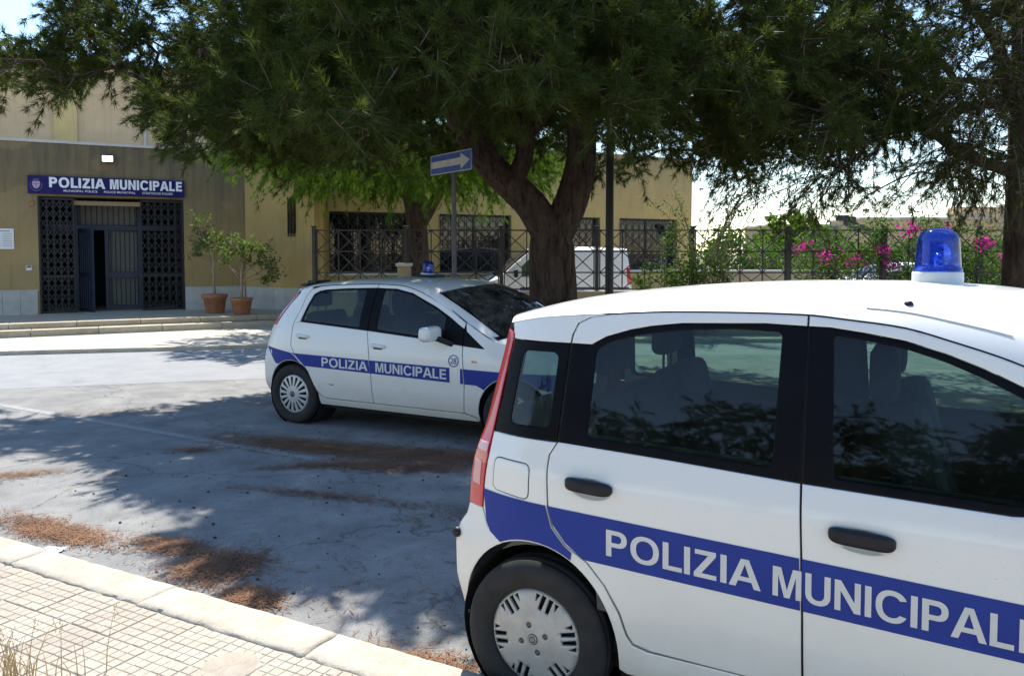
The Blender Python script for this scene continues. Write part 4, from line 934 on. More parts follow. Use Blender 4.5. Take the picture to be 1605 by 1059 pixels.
tiles = [tile_mesh(s) for s in range(5)]
for j in range(8):
    for i in range(30):
        s_, v_ = -7.2 + .252 * i + (.06 if j % 2 else 0) * 0, 2.222 - .252 * j
        p = sv(s_, v_)
        if p.y < 1.2 or p.x > .6 or p.x < -.9 * p.y - .4: continue
        o = link('paving_tile', tiles[(i * 7 + j * 3) % 5], None, pv); o.location = (p.x, p.y, .104 + random.uniform(-.0015, .0015)); o.rotation_euler = (random.uniform(-.004, .004), random.uniform(-.004, .004), CAR_RZ)
mh = MB().lathe([(.001, .006), (.105, .006), (.112, .003), (.112, 0), (.125, 0), (.128, .004), (.133, .004), (.135, -.01)], 30); mh.build('inspection_cover', M['tile'], pv, loc=(-1.10, 3.04, .1108))

# far pavement with kerb, tree island, landing and steps
fp = [(-60, -4.0 + 4.66), (-4.4, 14.33), (-.4, 15.25), (30, 15.25), (30, 16.42), (-4.0, 16.42), (-4.6, 20.2), (-9, 22), (-60, 5)]
o = MB().prism([(-60, 1.24), (-4.4, 14.33), (-.4, 15.27), (30, 15.27), (30, 16.42), (-4.0, 16.42), (-4.4, 19.6), (-14, 19), (-60, 9)], -.02, .062).build('far_pavement', M['pave']); tag(o, kind='structure')
k2 = [rough_block('kerb_stone', .99, .16, .075, None, None, (8, 2), .004, .01, 20 + s) for s in range(3)]
for me in k2: me.materials.append(M['kerb'])
def kerb_run(a, b, parent):
    a, b = Vector(a), Vector(b); d = (b - a); L = d.length; d.normalize(); nrm = Vector((-d.y, d.x)); ang = math.atan2(d.y, d.x)
    for i in range(int(L)):
        p = a + d * (i + .5) + nrm * .075; q = link('kerb_stone', random.choice(k2), None, parent); q.location = (p.x, p.y, 0); q.rotation_euler = (0, 0, ang)
kerb_run((-20, 10.66), (-4.4, 14.33), o); kerb_run((-4.4, 14.33), (-.4, 15.27), o); kerb_run((-.4, 15.27), (13.6, 15.27), o)
isl = [tuple(sv(-7.1, 8.2).xy), tuple(sv(4, 8.2).xy), tuple(sv(4, 10.6).xy), tuple(sv(-7.6, 10.6).xy), tuple(sv(-8.1, 10.1).xy), tuple(sv(-8.0, 8.8).xy)]
o = MB().prism(isl, -.02, .10).build('tree_island', M['earth']); tag(o, kind='structure')
for a, b in ((sv(-7.1, 8.2), sv(4, 8.2)), (sv(4, 10.6), sv(-7.6, 10.6))): kerb_run(a.xy, b.xy, o)

# ------------------------------------------------------------------ police station
O2, E2 = Vector((-11.005, 18.53)), Vector((.88485, .46588)); N2 = Vector((E2.y, -E2.x)); BRZ = math.atan2(E2.y, E2.x)
def B(a, d, z): p = O2 + E2 * a + N2 * d; return Vector((p.x, p.y, z))
station = empty('police_station', B(1.5, 0, 0), 0, 'ochre municipal police station with stained walls and a dark grated entrance', 'building')
bpy.context.view_layer.update()
SI = station.matrix_world.inverted()
def S(m, name, mat_, parent=None, bevel=0.0, **k):
    """build a collected mesh given in world coordinates as a part of the station"""
    b = station.location; m.v = [(x - b.x, y - b.y, z - b.z) for x, y, z in m.v]; return m.build(name, M[mat_], parent or station, bevel, **k)
def wbox(m, a0, a1, z0, z1, d0, d1): return m.box(tuple(B((a0 + a1) / 2, (d0 + d1) / 2, (z0 + z1) / 2)), (a1 - a0, abs(d1 - d0), z1 - z0), BRZ)
w_ = MB(); wbox(w_, -8, .02, 0, 4.27, -.35, 0); wbox(w_, 3.16, 4.64, 0, 4.27, -.35, 0); wbox(w_, .02, 3.16, 3.04, 4.27, -.35, 0); S(w_, 'front_wall', 'stucco')
S(wbox(MB(), -8, 4.68, 4.272, 4.335, -.40, .03), 'coping', 'coping')
# entrance vestibule
v_ = MB(); wbox(v_, .02, .12, .3, 3.04, -2.6, -.352); wbox(v_, 3.06, 3.16, .3, 3.04, -2.6, -.352); wbox(v_, .02, 3.16, .3, 3.04, -2.72, -2.602); S(v_, 'vestibule_wall', 'dark')  # shade inside the entrance is painted into near-black walls and ceiling
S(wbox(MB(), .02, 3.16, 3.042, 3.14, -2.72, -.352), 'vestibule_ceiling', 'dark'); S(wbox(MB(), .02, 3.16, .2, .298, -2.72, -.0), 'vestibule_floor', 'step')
S(wbox(MB(), .72, 2.20, 2.86, 2.96, -.34, -.20), 'shutter_box', 'wall_low')
# glazed inner screen with bars, door ajar
dr = wbox(wbox(wbox(wbox(MB(), .12, 3.06, 2.28, 2.40, -.78, -.70), .74, .82, .3, 3.04, -.781, -.702), 2.14, 2.24, .3, 3.04, -.781, -.702), 1.40, 1.48, .3, 2.28, -.782, -.703)
dr = S(dr, 'entrance_screen', 'blue_metal')
S(wbox(MB(), .83, 2.13, 2.41, 2.95, -.86, -.85), 'pale_panel', 'beige_panel', dr); S(wbox(wbox(MB(), 1.49, 2.13, 1.24, 2.27, -.86, -.85), 1.49, 2.13, .42, 1.10, -.861, -.851), 'pale_panel', 'beige_panel', dr)
S(wbox(MB(), 1.48, 2.14, 1.10, 1.24, -.80, -.72), 'lock_rail', 'blue_metal', dr); S(wbox(MB(), 1.48, 2.14, .3, .42, -.80, -.72), 'kick_rail', 'blue_metal', dr)
for i in range(11): S(wbox(MB(), .86 + i * .122, .885 + i * .122, 2.40, 3.0, -.77, -.745), 'bar', 'iron', dr)
for i in range(6): S(wbox(MB(), 1.52 + i * .105, 1.548 + i * .105, .42, 2.28, -.765, -.74), 'bar', 'iron', dr)
leaf_ = MB(); p0 = B(.84, -.70, 0); dirv = (E2 * .30 + N2 * .62)
dv = dirv.normalized(); rz_ = math.atan2(dv.y, dv.x)
for k in range(2): leaf_.box((p0.x + dv.x * (.03 + k * .62), p0.y + dv.y * (.03 + k * .62), 1.30), (.06, .05, 2.0), rz_)
for z in (.34, 1.2, 2.26): leaf_.box((p0.x + dv.x * .34, p0.y + dv.y * .34, z), (.60, .05, .09), rz_)
for k in range(5): leaf_.box((p0.x + dv.x * (.13 + k * .105), p0.y + dv.y * (.13 + k * .105), 1.3), (.03, .03, 2.0), rz_)
S(leaf_, 'door_leaf', 'blue_metal')
# folding lattice gates, left and right of the opening
def lattice(a0, a1, nb, rows):
    g = S(wbox(MB(), a0, a1, .31, .36, -.13, -.09), 'folding_gate', 'iron')
    for z0, z1 in ((2.96, 3.02), (1.14, 1.20)): S(wbox(MB(), a0, a1, z0, z1, -.131, -.091), 'gate_rail', 'iron', g)
    w = (a1 - a0) / nb
    for i in range(nb + 1): S(wbox(MB(), a0 + i * w - .016, a0 + i * w + .016, .31, 3.02, -.128, -.098), 'gate_bar', 'iron', g)
    h = 2.6 / rows
    for i in range(nb):
        for j in range(rows):
            for s_ in (0, 1):
                S(MB().bar(B(a0 + i * w, -.085 - .02 * s_, .36 + h * (j + s_)), B(a0 + (i + 1) * w, -.085 - .02 * s_, .36 + h * (j + 1 - s_)), .014, .02), 'gate_lattice', 'iron', g)
lattice(.06, .74, 5, 12); lattice(2.20, 3.12, 6, 11)
S(wbox(MB(), .025, .06, .3, 3.04, -.14, .01), 'gate_frame', 'iron'); S(wbox(MB(), 3.12, 3.155, .3, 3.04, -.14, .01), 'gate_frame', 'iron')
# marble dado slabs along the foot of the front wall
for i in range(16):
    a = -5.62 + i * .35
    if a + .35 < .02: S(wbox(MB(), a + .003, a + .347, .2, .85, .002, .028), 'dado_slab', 'dado', bevel=.002, seg=1)
for i in range(4): S(wbox(MB(), 3.17 + i * .36, 3.525 + i * .36, .2, .85, .002, .028), 'dado_slab', 'dado', bevel=.002, seg=1)
S(wbox(wbox(MB(), -5.62, .015, .852, .872, 0.001, .034), 3.17, 4.62, .852, .872, .001, .034), 'dado_cap', 'dado')
# angled wall between the entrance block and the long window wall
C0, C1 = Vector((-6.9, 20.69)), Vector((-4.81, 19.45)); CD = (C1 - C0).normalized(); CL = (C1 - C0).length; CN = Vector((CD.y, -CD.x)); CRZ = math.atan2(CD.y, CD.x)
def cbox(m, t0, t1, z0, z1, d0, d1): p = C0 + CD * (t0 + t1) / 2 + CN * (d0 + d1) / 2; return m.box((p.x, p.y, (z0 + z1) / 2), (t1 - t0, abs(d1 - d0), z1 - z0), CRZ)
tw = .694 * CL
c_ = MB(); cbox(c_, 0, tw - .13, 0, 4.27, -.3, 0); cbox(c_, tw + .13, CL, 0, 4.27, -.3, 0); cbox(c_, tw - .13, tw + .13, 0, 2.2, -.3, 0); cbox(c_, tw - .13, tw + .13, 3.03, 4.27, -.3, 0)
S(c_, 'angled_wall', 'stucco_y')
wn = S(cbox(MB(), tw - .13, tw + .13, 2.2, 3.03, -.26, -.24), 'window_pane', 'pane')
for k in (-.10, 0, .10): S(cbox(MB(), tw + k - .012, tw + k + .012, 2.12, 3.10, .03, .054), 'window_bar', 'iron', wn)
for z in (2.3, 2.62, 2.94): S(cbox(MB(), tw - .13, tw + .13, z, z + .03, .022, .03), 'window_bar', 'iron', wn)
for i in range(7):
    if (i + 1) * .345 < CL + .02: S(cbox(MB(), i * .345 + .03, i * .345 + .372, .2, .85, .002, .028), 'dado_slab', 'dado', bevel=.002, seg=1)
# long window wall
R2 = Vector((5.75, 25.6))
def W(a, d, z): p = R2 + E2 * a + N2 * d; return Vector((p.x, p.y, z))
def lbox(m, a0, a1, z0, z1, d0, d1): return m.box(tuple(W((a0 + a1) / 2, (d0 + d1) / 2, (z0 + z1) / 2)), (a1 - a0, abs(d1 - d0), z1 - z0), BRZ)
wins = [(-11.7, -9.55), (-8.7, -6.55), (-5.7, -3.55), (-2.8, -.62)]
l_ = MB(); lbox(l_, -12.0, 0, 0, 1.2, -.3, 0); lbox(l_, -12.0, 0, 2.77, 4.66, -.3, 0)
ed = [-12.0] + [q for w0 in wins for q in w0] + [0]
for i in range(0, len(ed), 2): lbox(l_, ed[i], ed[i + 1], 1.2, 2.77, -.3, 0)
S(l_, 'window_wall', 'stucco_y')
q0 = W(-12.0, 0, 0); e_ = MB(); e_.bar((C1.x + .06, C1.y + .14, 2.13), (q0.x, q0.y + .1, 2.13), .25, 4.26); S(e_, 'return_wall', 'stucco_y')
S(lbox(MB(), -.28, 0, 0, 4.66, -9, -.301), 'end_wall', 'stucco_y'); S(lbox(MB(), -12.05, .04, 4.662, 4.70, -9, .03), 'flat_roof', 'coping')
S(lbox(MB(), -12.0, -.3, 0, 4.6, -9.1, -8.9), 'back_wall', 'stucco_y')
for a0, a1 in wins:
    fr = S(lbox(lbox(lbox(lbox(lbox(MB(), a0, a0 + .06, 1.2, 2.77, -.2, -.14), a1 - .06, a1, 1.2, 2.77, -.2, -.14), (a0 + a1) / 2 - .035, (a0 + a1) / 2 + .035, 1.26, 2.71, -.2, -.14), a0 + .06, a1 - .06, 1.2, 1.26, -.2, -.14), a0 + .06, a1 - .06, 2.71, 2.77, -.2, -.14), 'window', 'iron')
    S(lbox(MB(), a0 + .06, a1 - .06, 1.26, 2.71, -.175, -.165), 'pane', 'pane', fr); S(lbox(MB(), a0, a1, 1.2, 2.77, -.9, -.88), 'room_shade', 'dark', fr)  # near-black sheet behind each pane paints the unlit room
    S(lbox(MB(), a0 - .05, a1 + .05, 1.14, 1.199, -.02, .06), 'sill', 'coping', fr)
    gr = MB(); n = 9
    for i in range(n + 1): x = a0 + (a1 - a0) * i / n; gr.bar(W(x, .03, 1.2), W(x, .03, 2.77), .016)
    for i in range(-6, n + 1):
        for s_ in (1, -1):
            pts = [(a0 + (a1 - a0) * (i + t * 6 / 12) / n, 1.2 + 1.57 * t / 12) for t in range(13)]
            pts = [(x, z) if s_ > 0 else (a0 + a1 - x, z) for x, z in pts]; pts = [p for p in pts if a0 <= p[0] <= a1]
            if len(pts) > 1: gr.bar(W(pts[0][0], .045, pts[0][1]), W(pts[-1][0], .045, pts[-1][1]), .012)
    S(gr, 'grille', 'iron', fr)
# taller block behind with pale pilasters
tb = MB(); wbox(tb, -14, 7, 0, 7.0, -4.4, -4.0); wbox(tb, 6.7, 7, 0, 7.0, -14, -4.401); S(tb, 'upper_wall', 'stucco_up')
S(wbox(MB(), -14.1, 7.1, 7.002, 7.09, -14, -3.9), 'upper_roof', 'coping'); S(wbox(MB(), -8, 4.6, 4.1, 4.2, -4.0, -.41), 'flat_roof', 'coping')
for a in (-3.9, .55, 5.0): S(wbox(MB(), a - .28, a + .28, 4.2, 6.98, -3.999, -3.93), 'pilaster', 'pilaster')
S(MB().tube([B(2.55, -3.94, 4.2), B(2.55, -3.94, 6.98)], .04, 8), 'drain_pipe', 'coping')
# landing and steps in front of the entrance
st = empty('entrance_steps', B(0, 2.6, 0), 0); tag(st, kind='structure')
def T(m, name, mat_, bevel=0.0):
    b = st.location; m.v = [(x - b.x, y - b.y, z - b.z) for x, y, z in m.v]; return m.build(name, M[mat_], st, bevel)
T(wbox(MB(), -7.6, 5.6, .0, .292, .0, 2.42), 'landing', 'step')
for i in range(11):
    a = -7.6 + i * 1.2; r = random.uniform(-.004, .004)
    T(wbox(MB(), a + .004, a + 1.196, .195, .302 + r, 2.425, 2.80), 'step_slab', 'step', .012)
    T(wbox(MB(), a + .404, a + 1.596, .045, .19 + r, 2.61, 3.17), 'step_slab', 'step', .014)

# fittings on the station
sg = empty('police_sign', B(1.51, .04, 3.295), BRZ, 'long navy POLIZIA MUNICIPALE sign board over the entrance', 'sign')
MB().box((0, -.01, 0), (3.34, .06, .415)).build('board', M['sign_navy'], sg, .006)
def sp(x0, z0): return lambda x, z: np.stack([x0 + x, np.full_like(x, -.0435), z0 + z], 1)
lettering('lettering', 'POLIZIA', 1.16, .235, sp(-1.24, -.055), M['sign_letter'], sg, weight=.25); lettering('lettering', 'MUNICIPALE', 1.60, .235, sp(.02, -.055), M['sign_letter'], sg, weight=.25)
for t, x, w0 in (('MUNICIPAL POLICE', -.95, .70), ('POLICE MUNICIPAL', -.11, .68), ('STÄDTISCHE POLIZEI', .72, .68)): lettering('subtitle_lettering', t, w0, .050 if 'Ä' not in t else .062, sp(x, -.150), M['sign_letter'], sg, .006)
cr = MB(); pts = [(-.075, .075), (.075, .075), (.075, -.02), (.045, -.075), (0, -.10), (-.045, -.075), (-.075, -.02)]
cr.v = [(x, -.046, z) for x, z in pts]; cr.f = [tuple(range(6, -1, -1))]; cr.sm = [False]; cr.build('crest_shield', M['crest'], sg, loc=(-1.50, 0, 0))
wr = MB(); wr.tube([(.115 * math.sin(a), -.046, -.02 - .125 * math.cos(a)) for a in np.linspace(-2.1, 2.1, 24)], .008, 6); wr.box((0, -.046, .10), (.10, .006, .022))
for k in (-.04, 0, .04): wr.box((k, -.046, .12), (.018, .006, .03))
wr.box((0, -.0475, .0), (.012, .004, .13)); wr.box((0, -.0475, .015), (.13, .004, .012)); wr.build('crest_wreath', M['crest_dark'], sg, loc=(-1.50, 0, 0))
fl = empty('flood_lamp', B(1.49, .16, 3.95), BRZ, 'small lit white flood lamp on the wall above the sign', 'lamp')
MB().box((0, .02, 0), (.26, .12, .17)).build('housing', M['iron'], fl, .015); MB().bar((0, .06, -.02), (0, .16, -.06), .05, .03).build('bracket', M['iron'], fl)
em = NM('lit_lamp_glass'); em.color((.8, .85, .85)); em.b.inputs['Emission Color'].default_value = (.88, 1.0, .97, 1); em.b.inputs['Emission Strength'].default_value = 3.0
MB().box((0, -.043, 0), (.22, .01, .13)).build('lamp_glass', em.m, fl)
nb = empty('notice_board', B(-.72, .012, 2.04), BRZ, 'white printed notice sheet on the wall left of the entrance', 'notice')
MB().box((0, 0, 0), (.52, .016, .47)).build('sheet', M['paper'], nb)
lt = MB(); lt.box((0, -.0095, .18), (.36, .002, .025))
for k in range(8): lt.box((-.11, -.0095, .12 - k * .04), (.2, .002, .010)); lt.box((.13, -.0095, .12 - k * .04), (.18, .002, .010))
lt.build('print_lines', M['print'], nb)
ic = empty('intercom', B(-.18, .012, 1.37), BRZ, 'small grey intercom box on the wall left of the gate', 'intercom')
MB().box((0, -.006, 0), (.13, .035, .12)).build('housing', M['beacon_base'], ic, .006); MB().box((0, -.026, -.02), (.09, .008, .04)).build('button_strip', M['paper'], ic); MB().box((0, -.026, .03), (.09, .006, .025)).build('speaker_slot', M['iron'], ic)
bx = empty('junction_box', B(-.10, .012, 2.86), BRZ, 'tiny ochre junction box beside the top left corner of the gate', 'junction box')
MB().box((0, -.01, 0), (.10, .04, .10)).build('housing', M['terracotta'], bx, .006); MB().tube([(0, -.01, .04), (0, -.008, .16)], .009, 6).build('conduit', M['wall_low'], bx)

# potted trees on the landing
def leaves_np(centers, size, n_per, spread, aspect=2.2):
    c = np.repeat(np.asarray(centers, float), n_per, 0); N = len(c); c = c + RNG.normal(0, spread, (N, 3))
    d = RNG.normal(0, 1, (N, 3)); d /= np.linalg.norm(d, axis=1)[:, None]; u = np.cross(d, RNG.normal(0, 1, (N, 3))); u /= np.linalg.norm(u, axis=1)[:, None]
    L = size * RNG.uniform(.6, 1.25, (N, 1)); wv = u * L / aspect / 2; V = np.stack([c, c + d * L * .45 + wv, c + d * L, c + d * L * .45 - wv], 1).reshape(-1, 3)
    return V, np.arange(N * 4).reshape(-1, 4)
def pot(loc, rtop, h, label, crown, stem_h, lean):
    root = empty('potted_tree', loc, 0, label, 'potted tree', 'potted trees')
    p = MB().lathe([(.001, 0), (rtop * .70, 0), (rtop * .74, .02), (rtop * .92, h * .80), (rtop, h * .81), (rtop * 1.02, h * .99), (rtop * .96, h), (rtop * .88, h * .93), (rtop * .85, h * .85)], 36).build('pot', M['terracotta'], root)
    MB().lathe([(rtop * .87, 0), (.001, .012)], 24).build('soil', M['soil'], p, loc=(0, 0, h * .86))
    t = MB(); top = Vector((lean[0], lean[1], stem_h)); pts = [Vector((0, 0, h * .85)).lerp(top, k / 6) + Vector((random.uniform(-.02, .02), random.uniform(-.02, .02), 0)) for k in range(7)]
    t.tube(pts, [.036 - .002 * k for k in range(7)], 8)
    cs = []
    for c in crown:
        c = Vector(c); s = pts[random.choice((3, 4, 5, 6))]; m = s.lerp(c, .55) + Vector((random.uniform(-.06, .06), random.uniform(-.06, .06), -.04)); t.tube([s, m, c], [.016, .011, .005], 5)
        for k in range(6):
            e = c + Vector((random.gauss(0, .11), random.gauss(0, .11), random.gauss(.01, .10))); t.tube([m.lerp(c, .7), e], [.006, .003], 4); cs += [tuple(e), tuple((c + e) / 2)]
    t.build('stem', M['grey_stem'], root); V, F = leaves_np(cs, .085, 9, .042)
    link('foliage', mesh_np('foliage', V, F, 4), M['leaf_pot'], root); return root
pot((-7.07, 18.95, .292), .285, .45, 'wider terracotta pot nearer the gate, with a thin tall leafy tree', [(-.35, 0, 2.2), (-.30, .1, 1.85), (-.15, -.1, 1.55), (.12, .05, 1.72), (-.42, .05, 1.62), (.28, .1, 1.55), (-.38, -.1, 1.38), (.0, 0, 1.75)], 1.35, (-.02, 0))
pot((-6.30, 18.55, .292), .25, .39, 'smaller terracotta pot beside the wall corner, tree leaning and drooping right', [(-.42, 0, 1.55), (-.15, .1, 1.72), (.08, -.1, 1.62), (.28, .05, 1.55), (-.35, 0, 1.25), (.45, 0, 1.35), (.62, .05, 1.10), (.72, 0, .92), (.55, -.05, 1.5), (.72, .1, 1.22), (.05, .1, 1.40), (-.2, -.1, 1.42), (.60, 0, .80), (.2, 0, 1.3)], 1.22, (.02, 0))

# ------------------------------------------------------------------ one-way sign, pole, fence, wall
ow = empty('one_way_sign', (-.76, 9.9, .10), math.radians(-55), 'blue one-way sign with white arrow on a grey post beside the big pine', 'road sign')
MB().tube([(0, .05, 0), (0, .05, 2.84)], .03, 12).build('post', M['pole'], ow)
MB().box((0, .005, 2.733), (1.0, .012, .25)).build('plate', M['sign_blue'], ow, .004)
br = MB()
for z in (2.66, 2.80): br.box((0, .045, z), (.10, .09, .03))
br.build('bracket', M['pole'], ow)
bd = MB()
for z in (-.117, .117): bd.box((0, -.0025, 2.733 + z), (.98, .002, .010))
for x in (-.485, .485): bd.box((x, -.0025, 2.733), (.010, .002, .224))
bd.build('border', M['sign_white'], ow)
ar = MB(); pts = [(-.475, -.042), (.245, -.042), (.245, -.095), (.455, 0), (.245, .095), (.245, .042), (-.475, .042)]
ar.v = [(x, -.0026, 2.733 + z) for x, z in pts]; ar.f = [(0, 1, 5, 6), (2, 3, 4)]; ar.sm = [False] * 2; ar.build('arrow', M['sign_white'], ow)
pl = empty('metal_pole', (1.52, 12.45, 0), 0, 'tall dark metal pole right of the big pine trunk', 'pole')
MB().tube([(0, 0, 0), (0, 0, 2.8), (0, 0, 6.2)], [.068, .062, .05], 14).build('shaft', M['iron'], pl); MB().lathe([(.10, 0), (.10, .35), (.07, .42)], 14).build('base_sleeve', M['iron'], pl)

lw = MB().box((3.85, 16.55, .455), (16.4, .26, .91)).build('fence_wall', M['wall_low']); tag(lw, 'low beige plastered wall carrying the iron fence', 'wall')
MB().box((3.85, 16.55, .925), (16.5, .32, .03)).build('wall_cap', M['coping'], lw)
fence = empty('lattice_fence', (0, 16.55, .94), 0, 'dark iron fence with crossed lattice panels behind the cars', 'fence')
fx = [-4.1] + [-2.20 + 1.98 * k for k in range(8)]
post_me = None
for x in fx:
    m = MB().box((0, 0, .655), (.075, .075, 1.31)).box((0, 0, 1.325), (.10, .10, .03))
    if post_me is None: po = m.build('post', M['fence_iron'], fence, .006); post_me = po.data
    else: po = link('post', post_me, None, fence)
    po.location = (x, 0, 0)
bar_v = bar_a = bar_b = None
for i in range(len(fx) - 1):
    x0, x1 = fx[i] + .06, fx[i + 1] - .06; w = (x1 - x0) / 4
    p = MB()
    for z in (.03, .376, .81, 1.247): p.box(((x0 + x1) / 2, 0, z), (x1 - x0 + .10, .028, .028))
    p = p.build('panel_rails', M['fence_iron'], fence)
    for k in range(5):
        if bar_v is None: o = MB().box((0, 0, 0), (.024, .024, 1.26)).build('bar', M['fence_iron'], p); bar_v = o.data
        else: o = link('bar', bar_v, None, p)
        o.location = (x0 + w * k, 0, .64)
    for k in range(4):
        for z0, z1 in ((.03, .376), (.376, .81), (.81, 1.247)):
            for s_ in (1, -1):
                o = link('bar', bar_v, None, p); o.location = (x0 + w * (k + .5), .012 * s_, (z0 + z1) / 2); L = math.hypot(w, z1 - z0)
                o.scale = (.85, .85, L / 1.26); o.rotation_euler = (0, s_ * math.atan2(w, z1 - z0), 0)
gp = empty('gate_pillar', (-2.12, 15.7, .06), 0, 'short beige stone pillar behind the roof beacon of the hatchback', 'pillar')
MB().box((0, 0, .70), (.24, .24, 1.40)).build('shaft', M['wall_low'], gp, .01); MB().box((0, 0, 1.43), (.30, .30, .06)).build('cap', M['coping'], gp, .01)
# low wall and far things behind the fence
o = MB().box((9.0, 26.0, .56), (8.4, .25, 1.12)).build('yard_wall', M['wall_low']); tag(o, 'long low ochre wall across the yard behind the fence', 'wall')
MB().box((9.0, 26.0, 1.14), (8.5, .32, .05)).build('wall_cap', M['coping'], o)
ba = empty('loading_arm', (9.55, 23.0, 0), 0, 'black sloping metal arm rising behind the flowering fence', 'machine arm')
MB().bar((0, 0, 2.62), (1.15, 0, 2.15), .16, .20).build('arm', M['iron'], ba, .02); MB().tube([(.9, 0, 0), (.9, 0, 2.25)], .05, 8).build('mast', M['iron'], ba)
hd = MB(); hd.box((-.05, 0, 2.72), (.34, .2, .16)); hd.box((.22, 0, 2.66), (.2, .16, .2)); hd.build('arm_head', M['iron'], ba, .03)
def block(label, x0, x1, y, h, m, wins_, par=.0):
    b = empty('far_building', ((x0 + x1) / 2, y, 0), 0, label, 'building', 'buildings far beyond the fence'); w = x1 - x0
    MB().box((0, 3, h / 2), (w, 6, h)).build('wall', M[m], b); MB().box((0, 3, h + .08), (w + .2, 6.2, .16)).build('roof', M['coping'], b)
    for k in range(wins_):
        x = -w / 2 + w * (k + .5) / wins_; f = MB().box((x, -.03, h * .55), (1.0, .08, 1.2)).build('window', M['coping'], b); MB().box((x, -.075, h * .55), (.84, .012, 1.04)).build('pane', M['pane'], f)
    if par: MB().box((w * .1, 2.5, h + .16 + par / 2), (w * .2, 1.6, par)).build('roof_hut', M[m], b)
block('long pale flat-roofed building far off beyond the fence', 27, 44, 62, 4.3, 'stucco_up', 6, .9)
block('low beige house far off, left of the long pale building', 21, 26.5, 66, 3.9, 'wall_low', 3)
block('tan building far off at the right end behind the flowers', 34, 52, 50, 4.9, 'wall_low', 6)

# ------------------------------------------------------------------ plain vehicles behind the fence
def simple_car(name, label, cat, loc, rz, sk, sides, paint, wb, R, ywh, rows, dash, stripe=None, tg=(1.0, 1.38)):
    root = empty(name, loc, rz, label, cat); car_panels(root, sk, sides); shell(root, sk, paint, tailglass=tg)
    holes = [fillet(slot(math.radians(36 + 72 * k), .07, R * .55, 0, .014, .03), .01, 2) for k in range(5)]
    wh = wheel(R, R * .64, .18, holes, 'alloy', 4, root, R * .64)
    for x in (0, wb):
        for s_ in (1, -1):
            c = wh if (x == 0 and s_ == 1) else copy_tree(wh, root); c.location = (x, -s_ * ywh, R); c.rotation_euler = (0, 0, 0 if s_ == 1 else math.pi); arches(root, (x, R), R + .06, ywh + .09, -s_)
    cabin(root, -.4, wb, ywh, .3, rows, *dash); MB().box((wb / 2, 0, .25), (wb - .5, ywh * 1.6, .08)).build('underbody', M['dark'], root)
    for s_ in (-1, 1): MB().box((dash[0] - .25, s_ * (ywh + .22), dash[1] + .12), (.10, .18, .20)).build('wing_mirror', M['black_plastic'], root, .03)
    return root
vk = Skin(wz=[(.2, .78), (.5, .85), (.9, .86), (1.1, .85), (1.5, .80), (1.8, .74), (1.9, .70)], xr=[(.2, -.72), (.5, -.76), (1.0, -.74), (1.5, -.68), (1.9, -.62)], xf=[(.2, 3.22), (.5, 3.30), (.75, 3.26), (1.0, 3.1)], xr0=-.3, xf0=2.4, kr=.06, kf=.2,
          zs=[(-.8, 1.76), (-.6, 1.79), (.5, 1.80), (1.5, 1.78), (1.75, 1.72), (2.2, 1.38), (2.55, 1.08), (2.9, .99), (3.2, .86)], zt=[(-.8, 1.83), (.5, 1.88), (1.5, 1.87), (1.9, 1.80)], br=(.06, .06), bf=.22, top=(1.86, 1.72), base=(2.72, 2.5, 1.16, 1.11), crown=(.08, .86))
va = lambda cx: arc(cx, .31, .37, .38, 0, 180, 20)
vb = vk.corner(.26, 1.76, 14) + vk.line(-.55, 1.0, 12, 0) + [(1.0, 1.12), (1.0, .26), (.37, .26)] + va(0) + [(-.37, .26)]
vd = [(1.006, .26), (1.006, 1.12), (1.006, 1.79)] + vk.line(1.03, 1.98, 10, 0) + [(2.02, 1.10), (2.02, .6), (1.98, .26)]
vg = [(1.12, 1.14), (1.98, 1.13), (1.96, 1.40), (1.72, 1.62), (1.14, 1.66)]
vw = [(1.988, .26), (2.026, .6), (2.026, 1.10), (1.99, 1.52)] + vk.line(2.02, 3.18, 14, 0) + [(float(vk.xf(z)), z) for z in np.linspace(.85, .26, 8)] + [(2.95, .26)] + va(2.58)
simple_car('police_van', 'white panel van with blue lettered stripe parked behind the fence', 'van', (2.20, 20.45, 0), math.pi, vk,
           [('cargo_side', 'van_paint', vb, [], 0, .02, .004, None), ('front_door', 'van_paint', vd, [vg], 0, .02, .004, None), ('door_window', 'glass', vg, [], -.008, 0, 0, 'front_door'), ('front_wing', 'van_paint', vw, [], 0, .02, .004, None),
            ('blue_stripe', 'blue', [(-.68, .72), (.99, .72), (.99, .88), (-.68, .88)], [], .003, 0, 0, 'cargo_side'), ('blue_stripe|f', 'blue', [(1.02, .72), (2.0, .72), (2.0, .88), (1.02, .88)], [], .003, 0, 0, 'front_door'),
            ('tail_lamp', 'red_lens', vk.corner(.95, 1.35, 6) + [(-.62, 1.35), (-.64, .95)], [], .008, .01, .003, None)], 'van_paint', 2.58, .31, .72, [(1.45, (-.38, .38), .5, .5)], (2.35, 1.10, .38), tg=(1.1, 1.6))
van = bpy.data.objects['police_van']
lettering('lettering', 'POLIZIA MUNICIPALE', 1.75, .10, lambda x, z: np.stack([1.70 - x, vk.half(1.70 - x, .75 + z) + .006, .75 + z], 1), M['letter'], van, weight=.2)
